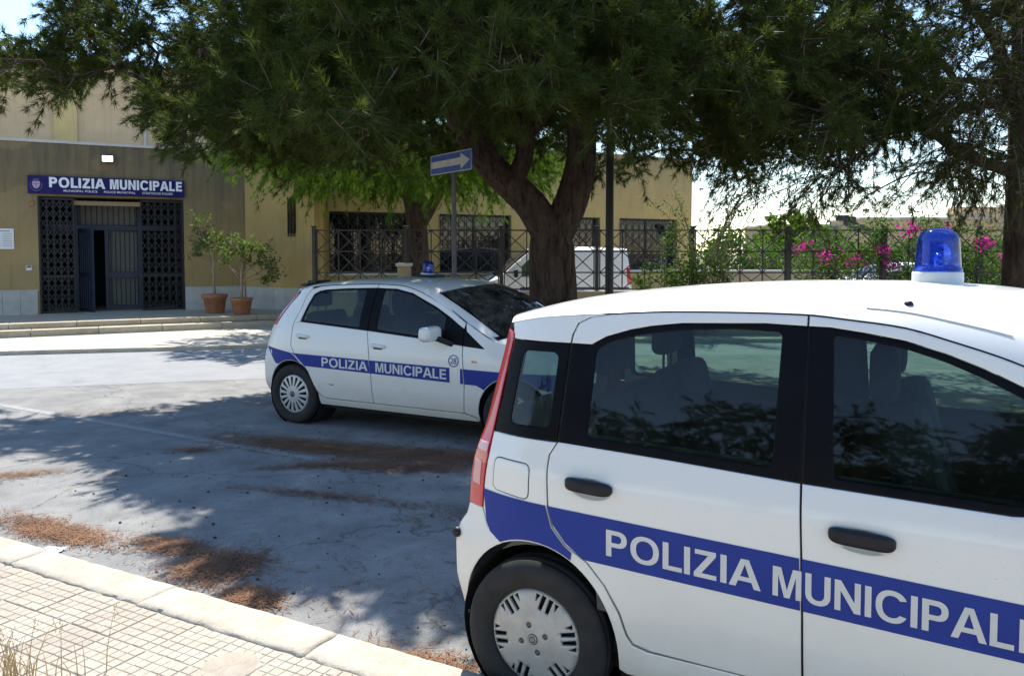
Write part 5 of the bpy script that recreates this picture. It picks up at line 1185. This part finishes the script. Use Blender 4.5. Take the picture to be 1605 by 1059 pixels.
hk = Skin(wz=[(.2, .75), (.5, .82), (.85, .82), (1.0, .78), (1.3, .66), (1.5, .58)], xr=[(.2, -.5), (.5, -.58), (.9, -.52), (1.1, -.40), (1.4, -.15)], xf=[(.2, 3.0), (.5, 3.06), (.7, 2.98), (.9, 2.8)], xr0=.1, xf0=2.2, kr=.1, kf=.2,
          zs=[(-.3, 1.25), (.2, 1.36), (.9, 1.40), (1.3, 1.37), (1.65, 1.24), (2.3, .95), (2.7, .86), (2.98, .70)], zt=[(-.3, 1.36), (.3, 1.43), (1.0, 1.46), (1.6, 1.42)], br=(.16, .16), bf=.3, top=(1.72, 1.5), base=(2.55, 2.3, .99, .95), crown=(.09, .72))
ha = lambda cx: arc(cx, .3, .35, .36, 0, 180, 18)
hg = [(.15, 1.0), (2.05, .93), (1.60, 1.20), (1.25, 1.32), (.9, 1.35), (.30, 1.31)]
hb = hk.corner(.25, 1.28, 10) + hk.line(-.1, 2.96, 26, 0) + [(float(hk.xf(z)), z) for z in np.linspace(.69, .25, 8)] + [(2.85, .25)] + ha(2.5) + [(2.1, .22), (.36, .22)] + ha(0) + [(-.36, .25)]
for lab, lx, ly, rz in (('white car parked in the yard, its bonnet below the pink flowers', 10.7, 22.3, math.pi)  ,):
    simple_car('parked_car', lab, 'car', (lx + (1.2 if ly < 23 else 0), ly, 0), rz, hk, [('body_side', 'van_paint', hb, [hg], 0, .02, .004, None), ('side_window', 'glass', hg, [], -.008, 0, 0, None)], 'van_paint', 2.5, .3, .70, [(1.45, (-.37, .37), .38, .48), (.42, (-.38, .38), .40, .54)], (2.15, .96, .37), tg=(.98, 1.28))

# ------------------------------------------------------------------ trees
class Grower:
    """limbs drawn as polylines; every later branch hooks on to the nearest node; thickness follows the load carried"""
    def __init__(s): s.p = []; s.par = []; s.r = []; s.fixed = []
    def limb(s, pts, r0, r1, parent=-1, sub=5):
        pts = [Vector(p) for p in pts]; fine = []
        for i in range(len(pts) - 1):
            a, b = pts[max(i - 1, 0)], pts[min(i + 2, len(pts) - 1)]
            for k in range(sub):
                t = k / sub; p0, p1 = pts[i], pts[i + 1]; m0, m1 = (p1 - a) * .5, (b - p0) * .5; t2, t3 = t * t, t ** 3
                fine.append(p0 * (2 * t3 - 3 * t2 + 1) + m0 * (t3 - 2 * t2 + t) + p1 * (-2 * t3 + 3 * t2) + m1 * (t3 - t2))
        fine.append(pts[-1]); n = len(fine)
        for i, q in enumerate(fine):
            s.p.append(q); s.par.append(parent if i == 0 else len(s.p) - 2); s.r.append(r0 + (r1 - r0) * i / (n - 1)); s.fixed.append(True)
        return len(s.p) - 1
    def reach(s, c, wob=.12, minz=None):
        c = Vector(c); P = np.array([tuple(q) for q in s.p]); d = np.linalg.norm(P - np.array(c), axis=1)
        d = d + np.where(P[:, 2] > c.z + .5, .8, 0); i = int(np.argmin(d)); a = s.p[i]; L = (c - a).length; n = max(2, int(L / .45)); pr = i
        for k in range(1, n + 1):
            t = k / n; q = a.lerp(c, t) + Vector((random.gauss(0, wob), random.gauss(0, wob), random.gauss(0, wob * .7) + .16 * L * math.sin(math.pi * t) * .5)) * (0 if k == n else min(1, L))
            s.p.append(q); s.par.append(pr); s.r.append(0.0); s.fixed.append(False); pr = len(s.p) - 1
        return pr
    def thickness(s, k=.0095):
        ld = [0] * len(s.p); has = set(s.par)
        for i in range(len(s.p) - 1, -1, -1):
            if i not in has: ld[i] = max(ld[i], 1)
            if s.par[i] >= 0: ld[s.par[i]] += ld[i]
        for i in range(len(s.p)):
            if not s.fixed[i]: s.r[i] = k * max(1, ld[i]) ** .47
    def mesh(s, mb, n_big=12):
        ch = {}
        for i, p in enumerate(s.par): ch.setdefault(p, []).append(i)
        st = [(i, None) for i in ch.get(-1, [])]
        while st:
            i, frm = st.pop(); run = [] if frm is None else [frm]; cur = i
            while True:
                run.append(cur); c = ch.get(cur, [])
                if not c: break
                c = sorted(c, key=lambda q: -s.r[q])
                for o in c[1:]: st.append((o, cur))
                cur = c[0]
            if len(run) > 1:
                R = [min(s.r[q], s.r[run[1]] * 1.15) if (k == 0 and frm is not None) else s.r[q] for k, q in enumerate(run)]
                mb.tube([s.p[q] for q in run], R, 44 if max(R) > .15 else (n_big if max(R) > .06 else (6 if max(R) > .02 else 4)), True, .028 if max(R) > .15 else (.02 if max(R) > .06 else 0))
        return mb
def tufts(cen, dirs, n, L, w, cone=.85):
    """needle tufts: n thin triangles spraying forward from every centre"""
    N = len(cen); c = np.repeat(cen, n, 0); d = np.repeat(dirs, n, 0); M_ = N * n
    q = d + RNG.normal(0, cone * .55, (M_, 3)); q[:, 2] -= .05; q /= np.linalg.norm(q, axis=1)[:, None]
    u = np.cross(q, RNG.normal(0, 1, (M_, 3))); u /= np.linalg.norm(u, axis=1)[:, None]; l = L * RNG.uniform(.6, 1.2, (M_, 1)); b = c - d * RNG.uniform(0, .06, (M_, 1))
    V = np.stack([b + u * w / 2, b - u * w / 2, b + q * l], 1).reshape(-1, 3); return V, np.arange(M_ * 3).reshape(-1, 3)
def sprays(centers, outward, n_tw, tw_len, per, droop=.15, up=.12):
    """twigs from each branch end; returns twig polylines and tuft centres with directions"""
    tw = []; tc = []; td = []
    for c, o in zip(centers, outward):
        c = Vector(c); o = Vector(o)
        for k in range(n_tw):
            d = (o * .55 + Vector(RNG.normal(0, .62, 3)) + Vector((0, 0, up))).normalized(); L = tw_len * random.uniform(.55, 1.2); s0 = c + Vector(RNG.normal(0, .10, 3)); pts = []
            for t in (0, .35, .7, 1.0): pts.append(s0 + d * L * t + Vector((0, 0, -droop * L * t * t)))
            tw.append(pts)
            for j in range(per):
                t = .30 + .70 * (j + random.random() * .8) / per; i = 0 if t < .35 else (1 if t < .7 else 2); t0, t1 = (0, .35, .7, 1.0)[i], (0, .35, .7, 1.0)[i + 1]
                p = pts[i].lerp(pts[i + 1], min(1, (t - t0) / (t1 - t0))); tc.append(tuple(p + Vector(RNG.normal(0, .02, 3)))); td.append(tuple((pts[i + 1] - pts[i]).normalized()))
    return tw, np.array(tc), np.array(td)
CAR_M = [(-1.295, 3.37, -.55, 2.9, .9)]
def shades_car(x, y, z):
    xs, ys = x + .07 * (z - 1.5), y - .675 * (z - 1.5); s_, v_ = xs * .883 - ys * .469, xs * .469 + ys * .883
    return -2.1 < s_ < 1.9 and 2.2 < v_ < 4.75
SH = [(-7.4, 10.0), (-7.4, 5.0), (-4.6, 5.2), (-4.8, 7.0), (-4.0, 7.0), (-3.3, 6.55), (-2.7, 6.0), (-2.1, 5.25), (-1.75, 4.7), (-1.3, 4.35), (-.6, 3.95), (.3, 3.8), (1.2, 4.4), (5, 5.5), (6.5, 10), (0, 12.5), (-1.6, 11.2), (-2.9, 9.4), (-4.6, 8.0), (-5.2, 8.0), (-6.1, 9.0)]
def in_shade_patch(x, y, z): return bool(inside(SH, [(x + .07 * z, y - .675 * z)])[0])
def tree(name, label, base, g, centers, axis, n_tw, tw_len, per, needles, L, w, mat_, droop=.15, up=.12, twig_r=.006, kthick=.0095, wob=.12, trunk_mat='bark', cone=.85, extra=None, group=None):
    """trunk with limbs in one mesh, twigs and foliage as the crown; everything given in world coordinates"""
    root = empty(name, base, 0, label, 'tree', group); b = Vector(base); order = sorted(centers, key=lambda c: (Vector(c) - Vector(axis)).length); out_ = []
    for c in order: g.reach(c, wob); v = (Vector(c) - Vector(axis)); out_.append(tuple(v.normalized()))
    g.thickness(kthick); mb = g.mesh(MB()); mb.v = [(x - b.x, y - b.y, z - b.z) for x, y, z in mb.v]; tr = mb.build('trunk', M[trunk_mat], root)
    tw, tc, td = sprays(order, out_, n_tw, tw_len, per, droop, up); tm = MB()
    for pts in tw: tm.tube([p - b for p in pts], [twig_r, twig_r * .8, twig_r * .6, twig_r * .4], 3, False)
    tm.build('twigs', M['twig'], tr)
    V, F = tufts(tc, td, needles, L, w, cone); V -= np.array(b)
    link('crown', mesh_np('crown', V, F, 3), M[mat_], root)
    return root
def cloud(n, fn, box, min_d=.0, seed=1):
    """rejection sample of branch ends: fn(x, y, z) -> keep probability"""
    r = random.Random(seed); o = []; k = 0
    while len(o) < n and k < n * 400:
        k += 1; p = [r.uniform(*b_) for b_ in box]
        if r.random() < fn(*p) and all((p[0] - q[0]) ** 2 + (p[1] - q[1]) ** 2 + (p[2] - q[2]) ** 2 > min_d ** 2 for q in o): o.append(tuple(p))
    return o

# the big leaning pine in front of the fence
g = Grower()
f0 = g.limb([(.64, 11.0, .05), (.60, 11.0, .6), (.57, 10.98, 1.3), (.54, 10.96, 1.9)], .36, .30)
lf = g.limb([(.50, 10.95, 1.98), (.22, 10.9, 2.42), (-.20, 10.85, 2.82), (-.55, 10.75, 3.25), (-.85, 10.6, 3.8), (-1.15, 10.4, 4.5), (-1.6, 10.1, 5.3)], .235, .11, f0)
rt = g.limb([(.60, 10.97, 1.98), (.82, 11.0, 2.45), (.95, 11.0, 3.0), (.93, 11.0, 3.6), (.80, 11.0, 4.4), (.6, 11.0, 5.3), (.5, 11.1, 6.2)], .245, .12, f0)
md = g.limb([(-.02, 10.87, 2.62), (.16, 10.8, 3.0), (.14, 10.75, 3.35), (-.10, 10.65, 3.7), (-.45, 10.4, 4.1), (-.8, 10.0, 4.6)], .135, .07, f0 + 9)
g.limb([(.15, 10.77, 3.2), (.42, 10.7, 3.55), (.55, 10.55, 4.0), (.5, 10.2, 4.6)], .085, .05, md - 12)
g.limb([(.94, 11.0, 3.5), (1.5, 10.8, 3.9), (2.3, 10.6, 4.2), (3.2, 10.4, 4.3)], .10, .05, rt - 18)
g.limb([(-.75, 10.65, 3.6), (-1.5, 10.1, 3.9), (-2.5, 9.4, 4.0), (-3.4, 8.8, 3.9)], .10, .05, lf - 12)
g.limb([(-.9, 10.55, 3.9), (-1.3, 9.6, 4.3), (-1.6, 8.5, 4.4), (-1.7, 7.4, 4.2)], .09, .045, lf - 10)
g.limb([(.85, 11.0, 4.1), (.9, 10.0, 4.5), (.9, 8.9, 4.6), (.8, 7.8, 4.4)], .09, .045, rt - 12)
def pine_body(x, y, z):
    cx, cy = .1, 10.4; rx = 6.5 if x < cx else 4.6; ry = 4.4
    q = ((x - cx) / rx) ** 2 + ((y - cy) / ry) ** 2
    if q > 1: return 0
    top = 4.0 + 3.2 * math.sqrt(1 - q)
    # height of the underside: low skirts on the left, lifted over the limbs, ragged and thin to the right
    if x < 1.0: zb = float(np.interp(x, (-6.4, -5.6, -4.8, -4.3, -3.9, -3.3, -1.2, -.8, .8), (3.9, 3.75, 3.5, 3.28, 3.12, 3.02, 3.1, 3.3, 3.3))) * min(1.0, .55 + .05 * y) + .05 * max(0, y - 10)
    else: zb = 3.0
    r2 = math.hypot(x - .3, y - 10.9)
    if r2 < 2.4: zb = max(zb, 3.9 - .2 * r2)
    if z < zb or z > top: return 0
    if shades_car(x, y, z) or (x > 1.2 and y < 7.2): return 0
    if not in_shade_patch(x, y, z) or (x / y < -.55 and z > 1.725 + .25 * y): return 0
    if -.14 < x / y < -.02 and y < 10.4 and z < 2.15 + .165 * y: return 0
    k = 1.0 if z < zb + 1.3 or y < 8.6 else .5
    if x > 1.2: k *= .42 if z < 3.7 else .52
    return k
cs = cloud(1020, pine_body, ((-6.5, 4.8), (6.0, 14.6), (2.4, 7.2)), .265, 3)
tree('pine_tree', 'big forked pine with leaning dark trunk shading the lot', (.60, 11.0, .05), g, cs, (.2, 10.8, 3.6), 14, .44, 6, 20, .115, .0085, 'needle', .07, .10, cone=1.15, group='pine trees')

# pine at the right edge, thin and twiggy
g = Grower()
t0 = g.limb([(6.56, 10.3, 0), (6.55, 10.3, 1.5), (6.54, 10.3, 3.0), (6.52, 10.3, 4.5), (6.45, 10.4, 6.2)], .22, .11)
g.limb([(6.53, 10.3, 2.75), (5.7, 10.1, 2.95), (5.0, 9.9, 3.35), (4.3, 9.7, 3.55), (3.4, 9.6, 3.6)], .085, .035, t0 - 10)
g.limb([(6.37, 10.3, 3.6), (5.9, 9.8, 4.2), (5.0, 9.2, 4.7), (4.0, 8.9, 4.9)], .08, .035, t0 - 7)
g.limb([(6.37, 10.3, 3.9), (7.2, 10.0, 4.5), (8.2, 9.8, 4.9)], .07, .03, t0 - 6)
def right_body(x, y, z):
    q = ((x - 5.9) / 3.6) ** 2 + ((y - 10.3) / 3.2) ** 2
    if q > 1: return 0
    top = 4.8 + 1.8 * math.sqrt(1 - q); zb = 2.5 + .10 * abs(x - 5)
    if z < zb or z > top or (y < 8.3 and x < 4.4) or shades_car(x, y, z): return 0
    return .9 if z > 3.5 else .5
cs = cloud(390, right_body, ((2.5, 9.4), (7.4, 13.4), (2.4, 6.6)), .27, 5)
tree('pine_tree', 'dark thin-branched pine at the right edge, trunk cut by the frame', (6.56, 10.3, 0), g, cs, (6.2, 10.3, 3.8), 12, .58, 6, 15, .11, .0075, 'needle_dry', .32, -.04, .007, cone=1.0, group='pine trees')

# sunlit pine behind the fence, foliage hanging low before the windows
g = Grower()
t0 = g.limb([(-2.15, 18.2, 0), (-2.15, 18.2, 1.6), (-2.2, 18.2, 2.6), (-2.5, 18.1, 4.0), (-2.9, 18.0, 5.4)], .30, .13)
g.limb([(-2.17, 18.2, 2.2), (-1.75, 18.1, 2.9), (-1.2, 17.9, 3.9), (-.9, 17.8, 4.9)], .15, .07, t0 - 12)
g.limb([(-2.4, 18.15, 3.5), (-3.4, 17.8, 4.1), (-4.5, 17.3, 4.3)], .10, .05, t0 - 6)
def back_body(x, y, z):
    q = ((x + 2.7) / 3.5) ** 2 + ((y - 17.6) / 2.6) ** 2
    if q > 1: return 0
    zb = 3.42 + (.35 if x < -5.2 else 0) - .12 * (1 - q); return 0 if z < zb or z > 4.6 + 1.6 * math.sqrt(1 - q) else (1 if z < zb + .8 else .07)
cs = cloud(210, back_body, ((-6.7, 1.0), (15.0, 20.2), (3.2, 6.2)), .42, 9)
tree('pine_tree', 'sunlit green pine behind the fence, hanging before the station windows', (-2.15, 18.2, 0), g, cs, (-2.5, 18.0, 4.2), 11, .66, 6, 15, .17, .009, 'needle_light', .28, -.02, group='pine trees')

# round tree far off
g = Grower(); t0 = g.limb([(16.0, 46, 0), (16, 46, 1.2), (16, 46, 2.4)], .2, .12)
cs = cloud(60, lambda x, y, z: 1 if ((x - 16) / 1.9) ** 2 + ((y - 46) / 1.9) ** 2 + ((z - 2.6) / 1.25) ** 2 < 1 else 0, ((13.8, 18.2), (43.8, 48.2), (1.2, 3.9)), .4, 4)
tree('round_tree', 'rounded pale green tree far off beyond the fence', (16, 46, 0), g, cs, (16, 46, 2.2), 9, .5, 6, 9, .22, .05, 'needle_light', .1, .2, .01, .012)

# ------------------------------------------------------------------ bougainvillea and bushes on the fence
def shrub(name, label, stems, m_leaf, leaf_size, per, spread, bracts=(), n_br=60, cat='shrub', base=None, group=None):
    base = Vector(base or stems[0][0]); root = empty(name, base, 0, label, cat, group); t = MB(); cs = []
    for pts in stems:
        pts = [Vector(p) for p in pts]; fine = []
        for i in range(len(pts) - 1):
            for k in range(6): fine.append(pts[i].lerp(pts[i + 1], k / 6) + Vector(RNG.normal(0, .012, 3)))
        fine.append(pts[-1]); n = len(fine); t.tube([p - base for p in fine], [.014 - .010 * i / n for i in range(n)], 5)
        for i, p in enumerate(fine):
            if i > 1: cs.append(tuple(p - base))
    t.build('stem', M['grey_stem'], root); V, F = leaves_np(cs, leaf_size, per, spread); link('foliage', mesh_np('foliage', V, F, 4), M[m_leaf], root)
    for c in bracts:
        c = Vector(c) - base; pts = [tuple(c + Vector((RNG.normal(0, .10), RNG.normal(0, .06), RNG.normal(0, .055)))) for _ in range(9)]
        V, F = leaves_np(pts, .065, n_br // 9 + 1, .045, 1.4); link('blossom', mesh_np('blossom', V, F, 4), M['bract'], root)
    return root
rr = random.Random(11)
# arching shoots over the fence left, sprawling green bush
st_ = []
for k in range(17):
    x0 = rr.uniform(3.0, 4.0); x1 = x0 + rr.uniform(-.9, .5); z1 = rr.uniform(1.1, 2.3); st_.append([(x0, 16.15, .07), ((x0 + x1) / 2 + rr.uniform(-.2, .2), 16.1 + rr.uniform(-.2, .2), z1 * .6), (x1, 16.1 + rr.uniform(-.3, .2), z1), (x1 + rr.uniform(-.3, .2), 16.0, z1 - rr.uniform(-.1, .4))])
shrub('climbing_bush', 'sprawling leafy bush against the fence left of the open sky', st_, 'leaf', .085, 10, .085)
st_ = []
for k in range(12):
    x0 = rr.uniform(3.6, 4.2); x1 = rr.uniform(4.4, 6.2); z1 = rr.uniform(2.6, 3.5); st_.append([(x0, 16.25, .07), (x0 + .1, 16.2, 1.5), ((x0 * 1.2 + x1 * .8) / 2, 16.1, (1.7 + z1) / 2 + .25), (x1, 16.0, z1), (x1 + rr.uniform(.5, 1.1), 15.9, z1 + rr.uniform(-.1, .2))])
for k in range(4):
    x1 = rr.uniform(2.6, 3.6); st_.append([(3.8, 16.25, .07), (3.7, 16.2, 1.6), ((3.7 + x1) / 2, 16.1, 2.4), (x1, 16.0, rr.uniform(2.6, 3.1))])
shrub('arching_climber', 'long arching shoots with small leaves rising over the fence against the sky', st_, 'leaf', .075, 5, .06)
def px_at(px, py, Y): return ((px - 802.5) / 1250 * Y, Y, 1.725 + (396 - py) / 1250 * Y)
st_ = []
for k in range(44):
    x0 = rr.uniform(7.2, 10.6); x1 = x0 + rr.uniform(-1.1, .7); z1 = rr.uniform(1.0, 2.5); st_.append([(x0, 16.95, .0), (x0 + (x1 - x0) * .3, 16.9, z1 * .6), (x1, 16.75 + rr.uniform(-.5, .1), z1), (x1 + rr.uniform(-.35, .35), 16.3, z1 - rr.uniform(-.15, .35))])
br_ = [(5.92, 16.25, 1.83), (6.42, 16.25, 1.67), (7.0, 16.3, 1.55), (7.72, 16.3, 1.5), (7.55, 16.3, 1.78), (8.85, 16.2, 2.15), (9.55, 16.1, 1.92), (10.1, 16.1, 1.62), (10.25, 16.1, 1.80), (7.9, 16.5, 1.95), (8.2, 16.4, 2.25), (10.2, 16.2, 2.25), (8.5, 16.3, 1.60), (10.3, 16.1, 1.42), (7.85, 16.2, 1.38)]
for b in br_[:4]: st_.append([(b[0] + .5, 16.95, 0), (b[0] + .4, 16.8, .9), (b[0] + .25, 16.5, b[2] + .1), (b[0], 16.27, b[2])])
shrub('bougainvillea', 'bougainvillea with magenta flowers spilling through the fence at right', st_, 'leaf', .085, 14, .11, br_[:9] + br_[10:12], 72)
st_ = []
for k in range(22):
    x0 = rr.uniform(6.4, 7.4); x1 = x0 + rr.uniform(-.5, .4); z1 = rr.uniform(1.2, 2.15); st_.append([(x0, 17.6, 0), ((x0 + x1) / 2, 17.6, z1 * .6), (x1, 17.5 + rr.uniform(-.3, .3), z1)])
shrub('green_bush', 'bright green bush standing just behind the fence under the black arm', st_, 'leaf', .09, 12, .10)

hp = RNG.uniform(0, 1, (900, 3)) * (16, 1.6, 1.5) + (4.5, 29.5, .5); hp[:, 2] += .35 * np.sin(hp[:, 0] * 1.7) + .2 * np.sin(hp[:, 0] * 4.1)
V, F = leaves_np(hp, .22, 16, .22); o = link('hedge_foliage', mesh_np('hedge_foliage', V, F, 4), M['leaf']); tag(o, kind='stuff')
# ------------------------------------------------------------------ small things on the ground
def blob_pts(n, blobs):
    o = []
    for (x, y, sx, sy, rot, wt) in blobs:
        k = int(n * wt); u = RNG.normal(0, 1, (k, 2)) * (sx, sy); c, s_ = math.cos(rot), math.sin(rot); o.append(np.stack([x + u[:, 0] * c - u[:, 1] * s_, y + u[:, 0] * s_ + u[:, 1] * c], 1))
    return np.concatenate(o)
blobs = [(-2.85, 4.88, .26, .07, -.5, .12), (-2.0, 4.62, .15, .06, -.4, .05), (-1.62, 4.30, .13, .12, -.5, .10), (-1.30, 3.92, .09, .05, -.5, .05), (-1.9, 7.1, .45, .11, -.35, .15), (-1.15, 6.85, .6, .13, -.2, .22), (-.9, 6.35, .35, .09, -.1, .10), (-.3, 6.6, .5, .14, 0, .12), (-1.6, 6.4, .25, .05, .2, .03),
         (-2.2, 9.2, .40, .10, .2, .05), (-.28, 3.22, .22, .06, -.5, .05), (-1.35, 5.6, .40, .05, -.3, .03), (-2.8, 6.9, .12, .06, 0, .015), (-3.9, 6.1, .22, .06, .3, .03), (-4.3, 8.6, .5, .15, .3, .02), (-1.0, 5.9, 1.8, 1.3, 0, .05), (-.6, 8.2, .7, .25, -.4, .06), (-1.2, 4.1, .9, .5, -.5, .03), (-.2, 5.2, .25, .12, 0, .02)]
P2 = blob_pts(20000, blobs)
vc = P2[:, 0] * .469 + P2[:, 1] * .883; P2 = P2[vc > 2.60]; n = len(P2); th = RNG.uniform(0, math.pi, n); L = RNG.uniform(.02, .05, n); dx, dy = np.cos(th) * L, np.sin(th) * L; wx, wy = -np.sin(th) * .0028, np.cos(th) * .0028; z0 = RNG.uniform(.003, .018, n); z1 = np.clip(z0 + RNG.normal(0, .005, n), .002, .03)
V = np.stack([np.stack([P2[:, 0] - dx - wx, P2[:, 1] - dy - wy, z0], 1), np.stack([P2[:, 0] - dx + wx, P2[:, 1] - dy + wy, z0], 1), np.stack([P2[:, 0] + dx, P2[:, 1] + dy, z1], 1)], 1).reshape(-1, 3)
o = link('pine_litter', mesh_np('pine_litter', V, np.arange(n * 3).reshape(-1, 3)), M['litter']); tag(o, kind='stuff')
m = MB()
for k in range(110):
    x, y = rr.uniform(-3.2, .1), rr.uniform(3.2, 8.5)
    if x * .469 + y * .883 < 2.7: continue
    r = rr.uniform(.004, .012); m.lathe([(.001, 0), (r, r * .25), (r * .8, r * .8), (.001, r * 1.1)], 6, c=(x, y, .001))
o = m.build('tree_debris', M['cone']); tag(o, kind='stuff')
def crumple(name, loc, w, h, rz):
    V = []; F = []; n = 8
    for i in range(n + 1):
        for j in range(n + 1): V.append(((i / n - .5) * w + rr.gauss(0, .003), (j / n - .5) * h + rr.gauss(0, .003), .006 + abs(rr.gauss(0, .004))))
    for i in range(n):
        for j in range(n): a = i * (n + 1) + j; F.append((a, a + n + 1, a + n + 2, a + 1))
    me = bpy.data.meshes.new(name); me.from_pydata(V, [], F); me.update(); o = link(name, me, M['paper'], None, loc, (0, 0, rz)); md_ = o.modifiers.new('thickness', 'SOLIDIFY'); md_.thickness = .001; return o
tag(crumple('paper_scrap', (-2.66, 4.55, .002), .13, .07, -.3), 'crumpled white paper scrap in the gutter by the kerb', 'litter')
# dry grass at the near left corner
def dry_tuft(label, x, y, n, hmax, sp):
    V = []; F = []
    for k in range(n):
        bx, by = x + rr.gauss(0, sp), y + rr.gauss(0, sp * .8); h = hmax * rr.uniform(.35, 1); a = rr.uniform(0, 6.28); ln = h * rr.uniform(.1, .5); w = .0022; pts = [(bx + math.cos(a) * ln * t * t, by + math.sin(a) * ln * t * t, .11 + h * t) for t in (0, .4, .75, 1)]; b = len(V)
        for i, p in enumerate(pts): ww = w * (1 - .75 * i / 3); V += [(p[0] - ww, p[1], p[2]), (p[0] + ww, p[1] + ww * .5, p[2])]
        F += [(b + 2 * i, b + 2 * i + 1, b + 2 * i + 3, b + 2 * i + 2) for i in range(3)]
        if h > hmax * .75:
            e = pts[-1]; b = len(V)
            for t in range(7): q = rr.uniform(-.006, .006); V += [(e[0] + q, e[1] + q, e[2] - t * .008), (e[0] + q + .004, e[1] + q, e[2] - t * .008 + .010), (e[0] + q - .003, e[1] + q + .003, e[2] - t * .008 + .008)]; F += [(b + 3 * t, b + 3 * t + 1, b + 3 * t + 2)]
    me = bpy.data.meshes.new('dry_grass'); me.from_pydata(V, [], F); me.update(); o = link('dry_grass', me, M['straw']); return tag(o, label, 'grass tuft')
dry_tuft('thick tuft of dry yellow grass at the pavement corner', -1.93, 2.92, 70, .22, .07)
dry_tuft('few thin dry stalks in the pavement joint right of the thick tuft', -1.66, 2.95, 7, .24, .05)

# trees on the other side of the pavement, behind the viewpoint, mirrored in the windows and paint
src = bpy.data.objects['pine_tree.002']
for (s_, v_, rz, lab) in ((-9, -9.5, 1.2, 'pine behind the pavement, mirrored in the quarter glass of the near car'), (-3, -11, 2.9, 'pine behind the pavement, mirrored in the rear door window of the near car'), (3.5, -9.5, 4.4, 'pine behind the pavement, mirrored in the front door window of the near car')):
    o = copy_tree(src); p = sv(s_, v_); o.location = (p.x, p.y, 0); o.rotation_euler = (0, 0, rz); o['label'] = lab
    for ch in o.children:
        if ch.name.startswith('crown'): ch.material_slots[0].link = 'OBJECT'; ch.material_slots[0].material = M['needle']
